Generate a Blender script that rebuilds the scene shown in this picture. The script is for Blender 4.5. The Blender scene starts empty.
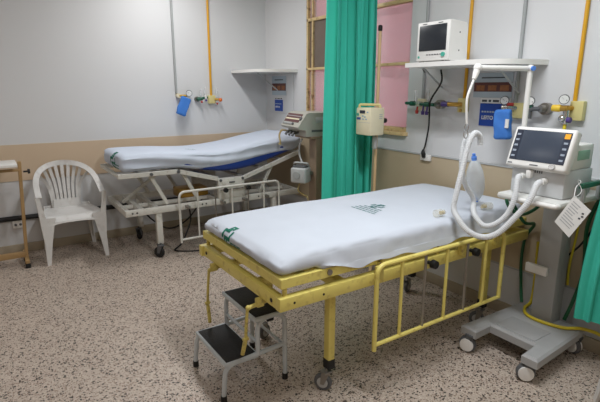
import bpy, bmesh, math, random
from mathutils import Vector, Matrix, noise
from mathutils.bvhtree import BVHTree
random.seed(7)
PI = math.pi
V = Vector
scene = bpy.context.scene
COL = scene.collection

# ------------------------------------------------------------------ materials
def lin(c):
    return tuple(((x / 12.92) if x <= 0.04045 else ((x + 0.055) / 1.055) ** 2.4) for x in c)

def rgb(r, g, b):
    return lin((r / 255, g / 255, b / 255)) + (1.0,)

MATS = {}
def mat(name, col, rough=0.5, metal=0.0, var=0.06, scale=18.0, bump=0.0, bscale=60.0, alpha=None,
        trans=0.0, emit=None, estr=0.0, spec=0.5, dirt=None, dirt_amt=0.0):
    if name in MATS:
        return MATS[name]
    m = bpy.data.materials.new(name)
    m.use_nodes = True
    nt = m.node_tree
    b = nt.nodes['Principled BSDF']
    tc = nt.nodes.new('ShaderNodeTexCoord')
    nz = nt.nodes.new('ShaderNodeTexNoise')
    nz.inputs['Scale'].default_value = scale
    nz.inputs['Detail'].default_value = 4
    nt.links.new(tc.outputs['Object'], nz.inputs['Vector'])
    mx = nt.nodes.new('ShaderNodeMix')
    mx.data_type = 'RGBA'
    c = col
    mx.inputs['A'].default_value = (c[0] * (1 - var), c[1] * (1 - var), c[2] * (1 - var), 1)
    mx.inputs['B'].default_value = (min(1, c[0] * (1 + var)), min(1, c[1] * (1 + var)), min(1, c[2] * (1 + var)), 1)
    nt.links.new(nz.outputs['Fac'], mx.inputs['Factor'])
    out = mx.outputs['Result']
    if dirt:
        n2 = nt.nodes.new('ShaderNodeTexNoise')
        n2.inputs['Scale'].default_value = scale * 1.7
        n2.inputs['Detail'].default_value = 8
        nt.links.new(tc.outputs['Object'], n2.inputs['Vector'])
        rp = nt.nodes.new('ShaderNodeMapRange')
        rp.inputs['From Min'].default_value = 0.56
        rp.inputs['From Max'].default_value = 0.70
        rp.inputs['To Max'].default_value = dirt_amt
        nt.links.new(n2.outputs['Fac'], rp.inputs['Value'])
        m2 = nt.nodes.new('ShaderNodeMix')
        m2.data_type = 'RGBA'
        nt.links.new(rp.outputs['Result'], m2.inputs['Factor'])
        nt.links.new(out, m2.inputs['A'])
        m2.inputs['B'].default_value = dirt
        out = m2.outputs['Result']
    nt.links.new(out, b.inputs['Base Color'])
    b.inputs['Roughness'].default_value = rough
    b.inputs['Metallic'].default_value = metal
    b.inputs['Specular IOR Level'].default_value = spec
    if trans:
        b.inputs['Transmission Weight'].default_value = trans
    if alpha is not None:
        b.inputs['Alpha'].default_value = alpha
    if emit:
        b.inputs['Emission Color'].default_value = emit
        b.inputs['Emission Strength'].default_value = estr
    if bump:
        bn = nt.nodes.new('ShaderNodeTexNoise')
        bn.inputs['Scale'].default_value = bscale
        bn.inputs['Detail'].default_value = 5
        nt.links.new(tc.outputs['Object'], bn.inputs['Vector'])
        bu = nt.nodes.new('ShaderNodeBump')
        bu.inputs['Strength'].default_value = bump
        bu.inputs['Distance'].default_value = 0.01
        nt.links.new(bn.outputs['Fac'], bu.inputs['Height'])
        nt.links.new(bu.outputs['Normal'], b.inputs['Normal'])
    MATS[name] = m
    return m

def cloth_mat(name, col, transl=0.25, rough=0.9, bump=0.0, bscale=30):
    m = mat(name, col, rough, 0, 0.05, 6, bump, bscale, spec=0.15)
    nt = m.node_tree
    b = nt.nodes['Principled BSDF']
    o = nt.nodes['Material Output']
    t = nt.nodes.new('ShaderNodeBsdfTranslucent')
    t.inputs['Color'].default_value = col
    mx = nt.nodes.new('ShaderNodeMixShader')
    mx.inputs[0].default_value = transl
    nt.links.new(b.outputs[0], mx.inputs[1])
    nt.links.new(t.outputs[0], mx.inputs[2])
    nt.links.new(mx.outputs[0], o.inputs['Surface'])
    return m

def floor_mat():
    m = bpy.data.materials.new('terrazzo')
    m.use_nodes = True
    nt = m.node_tree
    b = nt.nodes['Principled BSDF']
    tc = nt.nodes.new('ShaderNodeTexCoord')
    def mixc(fac, a, bb):
        x = nt.nodes.new('ShaderNodeMix'); x.data_type = 'RGBA'
        if isinstance(fac, float): x.inputs['Factor'].default_value = fac
        else: nt.links.new(fac, x.inputs['Factor'])
        for k, s in (('A', a), ('B', bb)):
            if isinstance(s, tuple): x.inputs[k].default_value = s
            else: nt.links.new(s, x.inputs[k])
        return x.outputs['Result']
    nz = nt.nodes.new('ShaderNodeTexNoise'); nz.inputs['Scale'].default_value = 3; nz.inputs['Detail'].default_value = 6
    nt.links.new(tc.outputs['Object'], nz.inputs['Vector'])
    base = mixc(nz.outputs['Fac'], rgb(176, 161, 149), rgb(194, 180, 167))
    def specks(scale, lo, hi, col, src, edge):
        # warp the cells a little so that the chips have ragged outlines
        wn = nt.nodes.new('ShaderNodeTexNoise'); wn.inputs['Scale'].default_value = scale * 1.6; wn.inputs['Detail'].default_value = 2
        nt.links.new(tc.outputs['Object'], wn.inputs['Vector'])
        vm = nt.nodes.new('ShaderNodeVectorMath'); vm.operation = 'SCALE'; vm.inputs['Scale'].default_value = 0.55 / scale
        nt.links.new(wn.outputs['Color'], vm.inputs[0])
        va = nt.nodes.new('ShaderNodeVectorMath'); va.operation = 'ADD'
        nt.links.new(tc.outputs['Object'], va.inputs[0]); nt.links.new(vm.outputs[0], va.inputs[1])
        vo = nt.nodes.new('ShaderNodeTexVoronoi'); vo.inputs['Scale'].default_value = scale
        nt.links.new(va.outputs[0], vo.inputs['Vector'])
        sp = nt.nodes.new('ShaderNodeSeparateColor'); nt.links.new(vo.outputs['Color'], sp.inputs[0])
        g = nt.nodes.new('ShaderNodeMath'); g.operation = 'GREATER_THAN'; g.inputs[1].default_value = lo
        nt.links.new(sp.outputs[0], g.inputs[0])
        d = nt.nodes.new('ShaderNodeMath'); d.operation = 'LESS_THAN'; d.inputs[1].default_value = edge
        nt.links.new(vo.outputs['Distance'], d.inputs[0])
        mu = nt.nodes.new('ShaderNodeMath'); mu.operation = 'MULTIPLY'
        nt.links.new(g.outputs[0], mu.inputs[0]); nt.links.new(d.outputs[0], mu.inputs[1])
        m3 = nt.nodes.new('ShaderNodeMath'); m3.operation = 'MULTIPLY'; m3.inputs[1].default_value = hi
        nt.links.new(mu.outputs[0], m3.inputs[0])
        return mixc(m3.outputs[0], src, col)
    c = specks(150, 0.66, 0.6, rgb(222, 212, 198), base, 0.5)
    c = specks(115, 0.66, 0.8, rgb(122, 98, 84), c, 0.5)
    c = specks(88, 0.74, 0.95, rgb(44, 36, 34), c, 0.46)
    c = specks(50, 0.88, 0.92, rgb(44, 38, 36), c, 0.38)
    nt.links.new(c, b.inputs['Base Color'])
    b.inputs['Roughness'].default_value = 0.42
    b.inputs['Specular IOR Level'].default_value = 0.4
    return m

M_WALL = mat('wall_paint', rgb(212, 213, 215), 0.55, var=0.02, scale=2.0, bump=0.05, bscale=8, spec=0.3)
M_BAND = mat('tan_paint', rgb(206, 185, 160), 0.5, var=0.04, scale=3.0, bump=0.04, bscale=8, spec=0.3)
M_LAM = mat('tan_laminate', rgb(190, 174, 148), 0.45, var=0.05, scale=3.0, bump=0.04, bscale=8, spec=0.3)
M_BASE = mat('baseboard_paint', rgb(170, 158, 138), 0.5, var=0.08, scale=9)
M_CEIL = mat('ceiling_paint', rgb(225, 225, 222), 0.8)
M_FLOOR = floor_mat()
M_YEL = mat('yellow_enamel', rgb(228, 213, 118), 0.38, var=0.06, scale=14, dirt=rgb(150, 120, 60), dirt_amt=0.35)
M_YELD = mat('worn_yellow_enamel', rgb(206, 190, 104), 0.45, var=0.12, scale=20, dirt=rgb(110, 84, 44), dirt_amt=0.6)
M_WEN = mat('white_enamel', rgb(214, 213, 206), 0.4, var=0.05, scale=14, dirt=rgb(150, 138, 118), dirt_amt=0.4)
M_WPL = mat('white_plastic', rgb(230, 229, 226), 0.38, var=0.02)
M_CHAIR = mat('moulded_white_plastic', rgb(216, 215, 213), 0.42, var=0.04, scale=9, dirt=rgb(160, 150, 140), dirt_amt=0.3)
M_SHEET = cloth_mat('white_cotton', rgb(202, 208, 218), 0.05, bump=0.05, bscale=14)
M_SHEET2 = cloth_mat('bluish_cotton', rgb(204, 213, 228), 0.05, bump=0.05, bscale=14)
M_BLUEM = mat('blue_vinyl', rgb(34, 70, 158), 0.4)
M_GREEN = mat('green_print', rgb(8, 112, 92), 0.8)
M_TEXTG = mat('faded_green_print', rgb(60, 118, 116), 0.9)
M_CURT = cloth_mat('teal_cotton', rgb(84, 222, 200), 0.16)
M_PINK = cloth_mat('pink_cloth', rgb(226, 184, 192), 0.45)
M_BROWNP = mat('dusty_brown_glass', rgb(112, 98, 88), 0.35, var=0.2, scale=10)
M_WOODF = mat('old_yellow_brown_frame', rgb(214, 188, 138), 0.5, var=0.2, scale=12, dirt=rgb(120, 84, 52), dirt_amt=0.7)
M_TAN = mat('tan_enamel', rgb(214, 184, 142), 0.45, var=0.1, scale=16)
M_TANT = mat('dark_tan_enamel', rgb(172, 140, 96), 0.45, var=0.1, scale=16)
M_TANP = mat('taupe_enamel', rgb(150, 130, 110), 0.55, var=0.08)
M_GREY = mat('grey_enamel', rgb(170, 171, 172), 0.45, var=0.04)
M_GREYD = mat('dark_grey_plastic', rgb(92, 94, 97), 0.5)
M_GREYL = mat('light_grey_plastic', rgb(180, 183, 184), 0.42, var=0.03)
M_GREYP = mat('grey_pipe_paint', rgb(160, 164, 165), 0.45)
M_YPIPE = mat('amber_pipe_paint', rgb(216, 160, 30), 0.4, var=0.05)
M_YBOX = mat('pale_yellow_plastic', rgb(214, 202, 140), 0.45)
M_CREAM = mat('cream_plastic', rgb(228, 220, 190), 0.45)
M_BLACK = mat('black_rubber', rgb(24, 24, 25), 0.6)
M_TREAD = mat('black_ribbed_rubber', rgb(30, 30, 31), 0.6, bump=0.4, bscale=120)
M_STEEL = mat('worn_steel', rgb(150, 146, 140), 0.35, 0.75)
M_CHROME = mat('chrome', rgb(205, 205, 205), 0.2, 0.9)
M_BRASS = mat('brass', rgb(190, 150, 70), 0.35, 0.7)
M_SILV = mat('silver_tube', rgb(196, 204, 210), 0.35, 0.1)
M_SCREEN = mat('dark_glass_screen', rgb(44, 48, 54), 0.25, var=0.02)
M_SCREEN2 = mat('slate_glass_screen', rgb(62, 70, 84), 0.25, var=0.02)
M_BTN = mat('dark_touch_keys', rgb(44, 50, 66), 0.3)
M_BTNL = mat('pale_key_marks', rgb(150, 160, 175), 0.4)
M_ORANGE = mat('orange_key', rgb(240, 170, 40), 0.4)
M_BLUE = mat('sign_blue', rgb(20, 70, 165), 0.45)
M_BAG = mat('blue_cloth_bag', rgb(64, 124, 206), 0.8, var=0.1)
M_PAPER = mat('paper', rgb(228, 228, 226), 0.7)
M_INK = mat('dark_ink', rgb(70, 74, 80), 0.7)
M_POST = mat('poster_blue_grey', rgb(176, 190, 200), 0.5)
M_RED = mat('dark_red_print', rgb(98, 58, 56), 0.5)
M_PHOTO = mat('brown_photo_print', rgb(150, 96, 60), 0.5, var=0.5, scale=60)
M_GRNP = mat('green_plastic', rgb(20, 88, 66), 0.4)
M_GRNH = mat('green_hose', rgb(20, 92, 58), 0.45)
M_YELH = mat('yellow_hose', rgb(218, 196, 50), 0.45)
M_PURP = mat('purple_plastic', rgb(80, 62, 130), 0.45)
M_REDP = mat('red_plastic', rgb(176, 50, 44), 0.45)
M_BLUEC = mat('blue_connector', rgb(90, 140, 225), 0.4)
M_TEALK = mat('teal_key', rgb(70, 170, 150), 0.45)
M_HOSE = cloth_mat('milky_tubing', rgb(232, 234, 236), 0.25, rough=0.35)
M_BAGW = mat('translucent_silicone', rgb(222, 228, 232), 0.35, alpha=0.62)
M_CLEAR = mat('clear_plastic', rgb(226, 224, 206), 0.2, alpha=0.3)
M_GLASS = mat('flow_tube_glass', rgb(225, 230, 232), 0.1, alpha=0.35)
M_AMBER = mat('yellowed_clear_plastic', rgb(204, 180, 110), 0.3, alpha=0.6)
M_LAMP = mat('lamp_diffuser', rgb(245, 245, 245), 0.5, emit=(1, 1, 1, 1), estr=1.5)

# ------------------------------------------------------------------ mesh builder
def frame_from(t):
    t = t.normalized()
    up = V((0, 0, 1)) if abs(t.z) < 0.9 else V((1, 0, 0))
    a = t.cross(up).normalized()
    return a, a.cross(t).normalized()

def smooth_path(pts, n=8):
    pts = [V(p) for p in pts]
    out = []
    for i in range(len(pts) - 1):
        p0 = pts[max(0, i - 1)]; p1 = pts[i]; p2 = pts[i + 1]; p3 = pts[min(len(pts) - 1, i + 2)]
        for k in range(n):
            t = k / n
            out.append(0.5 * ((2 * p1) + (p2 - p0) * t + (2 * p0 - 5 * p1 + 4 * p2 - p3) * t * t + (3 * p1 - p0 - 3 * p2 + p3) * t ** 3))
    out.append(pts[-1])
    return out

def fillet(pts, r, n=6):
    pts = [V(p) for p in pts]
    out = [pts[0]]
    for i in range(1, len(pts) - 1):
        p = pts[i]; a = pts[i - 1] - p; b = pts[i + 1] - p
        rr = min(r, a.length * 0.49, b.length * 0.49)
        A = p + a.normalized() * rr; B = p + b.normalized() * rr
        for k in range(n + 1):
            t = k / n
            out.append(A * (1 - t) ** 2 + p * 2 * t * (1 - t) + B * t * t)
    out.append(pts[-1])
    return out

def thicken(bm, th):
    bm.normal_update()
    fs = list(bm.faces)
    edges = [e for e in bm.edges if len(e.link_faces) == 1]
    dup = {v: bm.verts.new(v.co - v.normal * th) for v in list(bm.verts)}
    for f in fs:
        bm.faces.new([dup[v] for v in reversed(f.verts)])
    for e in edges:
        a, b = e.verts
        bm.faces.new((a, b, dup[b], dup[a]))

class MB:
    def __init__(self):
        self.bm = bmesh.new()
    def _take(self, tmp, M=None):
        me = bpy.data.meshes.new('tmp')
        if M is not None:
            bmesh.ops.transform(tmp, matrix=M, verts=tmp.verts)
        tmp.to_mesh(me); tmp.free()
        self.bm.from_mesh(me)
        bpy.data.meshes.remove(me)
    def box(self, lo, hi, bev=0.0, seg=2, M=None):
        lo = V(lo); hi = V(hi)
        t = bmesh.new()
        bmesh.ops.create_cube(t, size=1)
        s = hi - lo; c = (lo + hi) / 2
        for v in t.verts:
            v.co = V((v.co.x * s.x, v.co.y * s.y, v.co.z * s.z)) + c
        if bev > 0:
            bmesh.ops.bevel(t, geom=list(t.edges), offset=min(bev, 0.49 * min(abs(s.x), abs(s.y), abs(s.z))), segments=seg, profile=0.5, affect='EDGES')
        self._take(t, M)
        return self
    def bar(self, a, b, w, h, bev=0.003):
        """rectangular bar from a to b: width w sideways, height h"""
        a = V(a); b = V(b); d = b - a
        s, u = frame_from(d)
        L = d.length
        M = Matrix.Translation((a + b) / 2) @ Matrix((( s.x, d.normalized().x, u.x, 0), (s.y, d.normalized().y, u.y, 0), (s.z, d.normalized().z, u.z, 0), (0, 0, 0, 1)))
        return self.box((-w / 2, -L / 2, -h / 2), (w / 2, L / 2, h / 2), bev, 1, M)
    def tube(self, path, r, seg=10, caps=True, closed=False):
        path = [V(p) for p in path]
        n = len(path)
        rad = r if isinstance(r, (list, tuple)) else [r] * n
        rings = []
        prev_a = None
        for i, p in enumerate(path):
            if closed:
                t = path[(i + 1) % n] - path[i - 1]
            else:
                t = path[min(i + 1, n - 1)] - path[max(i - 1, 0)]
            if t.length < 1e-9: t = V((0, 0, 1))
            t.normalize()
            if prev_a is None:
                a, b = frame_from(t)
            else:
                a = prev_a - t * prev_a.dot(t)
                if a.length < 1e-6: a, b = frame_from(t)
                a.normalize()
            b = t.cross(a)
            prev_a = a
            rings.append([self.bm.verts.new(p + (a * math.cos(2 * PI * k / seg) + b * math.sin(2 * PI * k / seg)) * rad[i]) for k in range(seg)])
        m = n if closed else n - 1
        for i in range(m):
            A = rings[i]; B = rings[(i + 1) % n]
            for k in range(seg):
                self.bm.faces.new((A[k], A[(k + 1) % seg], B[(k + 1) % seg], B[k]))
        if caps and not closed:
            self.bm.faces.new(rings[0][::-1]); self.bm.faces.new(rings[-1])
        return self
    def cyl(self, a, b, r, seg=16, r2=None):
        return self.tube([a, b], [r, r if r2 is None else r2], seg)
    def sphere(self, c, r, seg=14, M=None, sc=(1, 1, 1)):
        t = bmesh.new()
        bmesh.ops.create_uvsphere(t, u_segments=seg, v_segments=max(6, seg // 2 + 2), radius=1)
        for v in t.verts:
            v.co = V((v.co.x * r * sc[0], v.co.y * r * sc[1], v.co.z * r * sc[2]))
            if M is not None: v.co = M @ v.co
            v.co += V(c)
        self._take(t)
        return self
    def lathe(self, prof, seg=20, M=None):
        """profile of (r, z) turned about z"""
        t = bmesh.new()
        rings = []
        for r, z in prof:
            rings.append([t.verts.new((r * math.cos(2 * PI * k / seg), r * math.sin(2 * PI * k / seg), z)) for k in range(seg)])
        for A, B in zip(rings, rings[1:]):
            for k in range(seg):
                t.faces.new((A[k], A[(k + 1) % seg], B[(k + 1) % seg], B[k]))
        t.faces.new(rings[0][::-1]); t.faces.new(rings[-1])
        self._take(t, M)
        return self
    def loft(self, secs, caps=True):
        rings = [[self.bm.verts.new(V(p)) for p in s] for s in secs]
        n = len(rings[0])
        for A, B in zip(rings, rings[1:]):
            for k in range(n):
                self.bm.faces.new((A[k], A[(k + 1) % n], B[(k + 1) % n], B[k]))
        if caps:
            self.bm.faces.new(rings[0][::-1]); self.bm.faces.new(rings[-1])
        return self
    def prism(self, poly, vec):
        vec = V(vec)
        return self.loft([poly, [V(p) + vec for p in poly]])
    def grid(self, f, nu, nv):
        vs = [[self.bm.verts.new(f(i / nu, j / nv)) for j in range(nv + 1)] for i in range(nu + 1)]
        for i in range(nu):
            for j in range(nv):
                self.bm.faces.new((vs[i][j], vs[i + 1][j], vs[i + 1][j + 1], vs[i][j + 1]))
        return self
    def pad(self, lo, hi, r, n, warp=None):
        """rounded cushion, densely divided; warp(p, u, v, w) moves its points (u v w in 0..1)"""
        lo = V(lo); hi = V(hi)
        nx, ny, nz = n
        t = bmesh.new()
        vs = {}
        def get(i, j, k):
            if (i, j, k) not in vs:
                u, v, w = i / nx, j / ny, k / nz
                p = V((lo.x + (hi.x - lo.x) * u, lo.y + (hi.y - lo.y) * v, lo.z + (hi.z - lo.z) * w))
                q = V((min(max(p.x, lo.x + r), hi.x - r), min(max(p.y, lo.y + r), hi.y - r), min(max(p.z, lo.z + r), hi.z - r)))
                d = p - q
                if d.length > 1e-9:
                    m = max(abs(d.x), abs(d.y), abs(d.z))
                    d = d.normalized() * min(r, d.length) if d.length > r else d
                    p = q + d
                if warp: p = warp(p, u, v, w)
                vs[(i, j, k)] = t.verts.new(p)
            return vs[(i, j, k)]
        for i in range(nx):
            for j in range(ny):
                t.faces.new((get(i, j, 0), get(i, j + 1, 0), get(i + 1, j + 1, 0), get(i + 1, j, 0)))
                t.faces.new((get(i, j, nz), get(i + 1, j, nz), get(i + 1, j + 1, nz), get(i, j + 1, nz)))
        for i in range(nx):
            for k in range(nz):
                t.faces.new((get(i, 0, k), get(i + 1, 0, k), get(i + 1, 0, k + 1), get(i, 0, k + 1)))
                t.faces.new((get(i, ny, k), get(i, ny, k + 1), get(i + 1, ny, k + 1), get(i + 1, ny, k)))
        for j in range(ny):
            for k in range(nz):
                t.faces.new((get(0, j, k), get(0, j, k + 1), get(0, j + 1, k + 1), get(0, j + 1, k)))
                t.faces.new((get(nx, j, k), get(nx, j + 1, k), get(nx, j + 1, k + 1), get(nx, j, k + 1)))
        self._take(t)
        return self
    def build(self, name, m, parent=None, angle=35, solid=0.0):
        bm = self.bm
        if solid:
            bmesh.ops.recalc_face_normals(bm, faces=bm.faces)
            thicken(bm, solid)
        bmesh.ops.recalc_face_normals(bm, faces=bm.faces)
        off = V((0, 0, 0)); p = parent
        while p is not None:
            off += p.location; p = p.parent
        if parent is None:
            # a mesh that stands alone gets its origin at the middle of its base
            xs = [v.co for v in bm.verts]
            off = V(((min(c.x for c in xs) + max(c.x for c in xs)) / 2, (min(c.y for c in xs) + max(c.y for c in xs)) / 2, min(c.z for c in xs)))
        bmesh.ops.translate(bm, verts=bm.verts, vec=-off)
        me = bpy.data.meshes.new(name)
        bm.to_mesh(me); bm.free()
        for f in me.polygons: f.use_smooth = True
        me.set_sharp_from_angle(angle=math.radians(angle))
        me.materials.append(m)
        o = bpy.data.objects.new(name, me)
        COL.objects.link(o)
        if parent is not None: o.parent = parent
        else: o.location = off
        return o

def thing(name, label, cat, loc, group=None):
    o = bpy.data.objects.new(name, None)
    o.empty_display_size = 0.1
    COL.objects.link(o)
    o.location = loc
    o['label'] = label; o['category'] = cat
    if group: o['group'] = group
    return o

def tag(o, label, cat, group=None):
    o['label'] = label; o['category'] = cat
    if group: o['group'] = group
    return o

def struct(o):
    o['kind'] = 'structure'
    return o

def box(name, lo, hi, m, parent=None, bev=0.0):
    return MB().box(lo, hi, bev).build(name, m, parent)

def copy_tree(o, parent=None):
    c = o.copy(); COL.objects.link(c)
    if parent is not None: c.parent = parent
    for ch in [x for x in o.children]:
        copy_tree(ch, c)
    return c

def text_mesh(body, size, origin, right, up, m, name, parent, depth=0.0012, align='LEFT', bold=0.0):
    cu = bpy.data.curves.new('txt', 'FONT')
    cu.body = body; cu.size = size; cu.extrude = depth / 2; cu.align_x = align; cu.offset = bold
    ob = bpy.data.objects.new('txt', cu)
    COL.objects.link(ob)
    dg = bpy.context.evaluated_depsgraph_get()
    me = bpy.data.meshes.new_from_object(ob.evaluated_get(dg))
    COL.objects.unlink(ob); bpy.data.objects.remove(ob)
    right = V(right).normalized(); up = V(up).normalized(); n = right.cross(up)
    off = V((0, 0, 0)); p = parent
    while p is not None:
        off += p.location; p = p.parent
    for v in me.vertices:
        v.co = V(origin) + right * v.co.x + up * v.co.y + n * v.co.z - off
    me.name = name
    me.materials.clear(); me.materials.append(m)
    o = bpy.data.objects.new(name, me); COL.objects.link(o); o.parent = parent
    return o

# ------------------------------------------------------------------ room shell
X0, Y0, ZC = -5.6, -6.6, 3.05
struct(box('floor', (X0, Y0, -0.1), (0.0, 0.0, 0.0), M_FLOOR))
struct(box('ceiling', (X0, Y0, ZC), (0.0, 0.0, ZC + 0.1), M_CEIL))
struct(box('wall_back', (X0 - 0.15, 0.0, -0.1), (0.15, 0.15, ZC + 0.1), M_WALL))
struct(box('wall_left', (X0 - 0.15, Y0, -0.1), (X0, 0.0, ZC + 0.1), M_BAND))
struct(box('wall_front', (X0 - 0.15, Y0 - 0.15, -0.1), (0.15, Y0, ZC + 0.1), M_BAND))
WY0, WY1, WZ0, WZ1 = -2.33, -0.86, 1.20, 2.78
w = MB()
w.box((0, Y0, -0.1), (0.15, 0.0, WZ0)); w.box((0, Y0, WZ1), (0.15, 0.0, ZC + 0.1))
w.box((0, Y0, WZ0), (0.15, WY0, WZ1)); w.box((0, WY1, WZ0), (0.15, 0.0, WZ1))
struct(w.build('wall_right', M_WALL))
# tan wainscot bands
struct(box('trim_1', (X0, -0.006, 0.70), (-0.004, 0.0, 1.04), M_BAND))
struct(box('trim_2', (-0.008, Y0, 0.36), (0.0, -0.008, 1.035), M_LAM))
struct(box('trim_3', (-0.014, Y0, 1.035), (0.0, -0.008, 1.047), M_GREYL))
struct(box('trim_4', (-0.010, Y0, 0.348), (0.0, -0.008, 0.36), M_GREYL))
struct(box('baseboard_back', (X0, -0.014, 0.0), (-0.016, 0.0, 0.085), M_BASE, bev=0.003))
struct(box('baseboard_right', (-0.014, Y0, 0.0), (0.0, -0.016, 0.085), M_BASE, bev=0.003))

# ------------------------------------------------------------------ window
wf = MB()
fx0, fx1 = 0.0, 0.055
wf.box((fx0, WY1 - 0.026, WZ0), (fx1, WY1, WZ1), 0.003); wf.box((fx0 + 0.02, WY0, WZ0), (fx1, WY0 + 0.016, WZ1), 0.003)
wf.box((fx0, WY0, WZ0), (fx1, WY1, WZ0 + 0.035), 0.003); wf.box((fx0, WY0, WZ1 - 0.035), (fx1, WY1, WZ1), 0.003)
wf.box((fx0, WY0, 2.218), (fx1, WY1, 2.248), 0.003)
wf.box((fx0, WY0, 1.738), (fx1, WY1, 1.762), 0.003)
for y in (-0.955, -1.33):
    wf.box((fx0 + 0.008, y - 0.011, WZ0 + 0.03), (fx1 - 0.005, y + 0.011, WZ1 - 0.03), 0.003)
win = struct(wf.build('window_1', M_WOODF))
box('window_sill', (-0.035, WY0 - 0.02, WZ0 - 0.03), (0.05, WY1 + 0.02, WZ0), M_WOODF, win, 0.004)
gl = mat('window_glass', rgb(235, 238, 240), 0.08, alpha=0.18)
for (y0, y1) in ((-0.94, -0.895), (-1.314, -0.971), (-2.314, -1.346)):
    for (z0, z1) in ((WZ0 + 0.035, 1.738), (1.762, 2.218), (2.248, WZ1 - 0.035)):
        brown = (y0 in (-1.314, -0.94) and z0 == 1.762)
        box('pane', (0.024, y0, z0), (0.030, y1, z1), M_BROWNP if brown else gl, win)
# pink cloth hung outside behind the glass
def pinkf(u, v):
    y = WY0 - 0.1 + (WY1 - WY0 + 0.18) * u
    z = 1.12 + 1.62 * v
    return V((0.125 + 0.010 * math.sin(u * 31 + 1.3 * math.sin(v * 3)) + 0.012 * math.sin(v * 9 + u * 2), y, z))
tag(MB().grid(pinkf, 60, 24).build('drape', M_PINK, None, 80, 0.002), 'pale pink cloth hanging behind the window glass', 'curtain')

# ------------------------------------------------------------------ casters / wheels helpers
def caster(parent, x, y, r, top, m_tyre, m_disc, m_fork, ang=0.0, w=0.026, hub=0.62, out=0.002):
    """wheel standing on the floor under a plate at height top"""
    d = V((math.cos(ang), math.sin(ang), 0)); s = V((-d.y, d.x, 0))
    c = V((x, y, r))
    R = Matrix(((d.x, 0, s.x, 0), (d.y, 0, s.y, 0), (0, 1, 0, 0), (0, 0, 0, 1)))  # local z -> axle
    ty = MB().lathe([(r * 0.5, -w / 2), (r * 0.88, -w / 2), (r, -w / 4), (r, w / 4), (r * 0.88, w / 2), (r * 0.5, w / 2)], 24, Matrix.Translation(c) @ R)
    wheel = ty.build('caster', m_tyre, parent)
    MB().lathe([(r * hub * 0.3, -w / 2 - out - 0.003), (r * hub, -w / 2 - out), (r * hub, w / 2 + out), (r * hub * 0.3, w / 2 + out + 0.003)], 20, Matrix.Translation(c) @ R).build('wheel_disc', m_disc, wheel)
    f = MB()
    stem = c - d * r * 0.35
    zt = 2 * r + 0.012
    for sg in (-1, 1):
        o_ = s * sg * (w / 2 + 0.004)
        pl = [c + d * r * .22 - V((0, 0, r * .15)), c - d * r * .22 - V((0, 0, r * .15)), V((stem.x, stem.y, zt)) - d * r * .45, V((stem.x, stem.y, zt)) + d * r * .45]
        f.prism([p + o_ for p in pl], s * sg * 0.004)
    f.box(V((stem.x, stem.y, 2 * r + 0.014)) - V((r * .55, w / 2 + .010, .006)), V((stem.x, stem.y, 2 * r + 0.014)) + V((r * .55, w / 2 + .010, .006)), 0.003)
    f.cyl((stem.x, stem.y, 2 * r + 0.012), (stem.x, stem.y, top), 0.010, 12)
    f.build('caster_fork', m_fork, wheel)
    return wheel

def knob_at(name, parent, a, b, r, m):
    return MB().tube([a, V(a).lerp(V(b), 0.45), V(a).lerp(V(b), 0.5), b], [r * 0.45, r * 0.45, r, r * 0.92], 16).build(name, m, parent)

# ------------------------------------------------------------------ guard rail shared by both beds
def guard_rail(parent, x0, x1, y, z0, z1, m, m_rod, r=0.0125, n=6):
    g = MB()
    g.tube(fillet([(x0, y, z0 - 0.03), (x0, y, z1), (x1, y, z1), (x1, y, z0 - 0.005)], 0.06, 8), r, 10)
    g.tube([(x0, y, z0), (x1, y, z0)], r * 0.9, 10)
    rail = g.build('guard_rail', m, parent)
    for k in range(1, n):
        x = x0 + (x1 - x0) * k / n
        if k in (2, 4):
            MB().cyl((x, y, z0), (x, y, z1), r * 0.62, 8).build('steel_rod', m_rod, rail)
        else:
            MB().cyl((x, y, z0), (x, y, z1), r * 0.74, 8).build('upright', m, rail)
    return rail

# ------------------------------------------------------------------ yellow bed (front)
bed2 = thing('hospital_bed', 'yellow enamelled hospital bed with guard rail and foot cranks, nearest the camera', 'bed', (-0.99, -3.05, 0))
YN, YF = -3.50, -2.60
fr = MB()
fr.box((-1.935, YN, 0.600), (-0.05, YN + 0.04, 0.662), 0.004); fr.box((-1.945, YF - 0.04, 0.600), (-0.05, YF, 0.662), 0.004)
fr.box((-1.932, YN + 0.002, 0.601), (-1.892, YF - 0.002, 0.661), 0.004); fr.box((-0.09, YN + 0.002, 0.601), (-0.052, YF - 0.002, 0.661), 0.004)
for x in (-1.555, -1.0, -0.27):
    fr.box((x - 0.025, YN + 0.03, 0.605), (x + 0.025, YF - 0.03, 0.650), 0.003)
fr.box((-1.90, -3.20, 0.608), (-0.08, -3.17, 0.64), 0.003); fr.box((-1.90, -2.90, 0.608), (-0.08, -2.87, 0.64), 0.003)
f2 = fr.build('main_frame', M_YEL, bed2)
for y in (-3.42, -2.68):
    MB().cyl((-1.9315, y, 0.630), (-1.934, y, 0.630), 0.010, 12).build('bolt_hole', M_BLACK, f2)
for x in (-1.86, -1.70):
    MB().cyl((x, YN - 0.001, 0.63), (x, YN + 0.001, 0.63), 0.006, 10).build('bolt_hole', M_BLACK, f2)
def deck_section(name, xa, za, xb, zb, ends=(True, True)):
    d = MB()
    for y in (YN + 0.027, YF - 0.027):
        d.bar((xa, y, za), (xb, y, zb), 0.03, 0.047)
    if ends[0]: d.bar((xa + 0.018, YN + 0.014, za), (xa + 0.018, YF - 0.014, za), 0.034, 0.046)
    if ends[1]: d.bar((xb - 0.018, YN + 0.014, zb), (xb - 0.018, YF - 0.014, zb), 0.034, 0.046)
    n = 4
    for k in range(1, n):
        t = k / n
        x = xa + (xb - xa) * t; z = za + (zb - za) * t
        d.bar((x, YN + 0.06, z + 0.004), (x, YF - 0.06, z + 0.004), 0.05, 0.012)
    return d.build(name, M_YEL, bed2)
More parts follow.
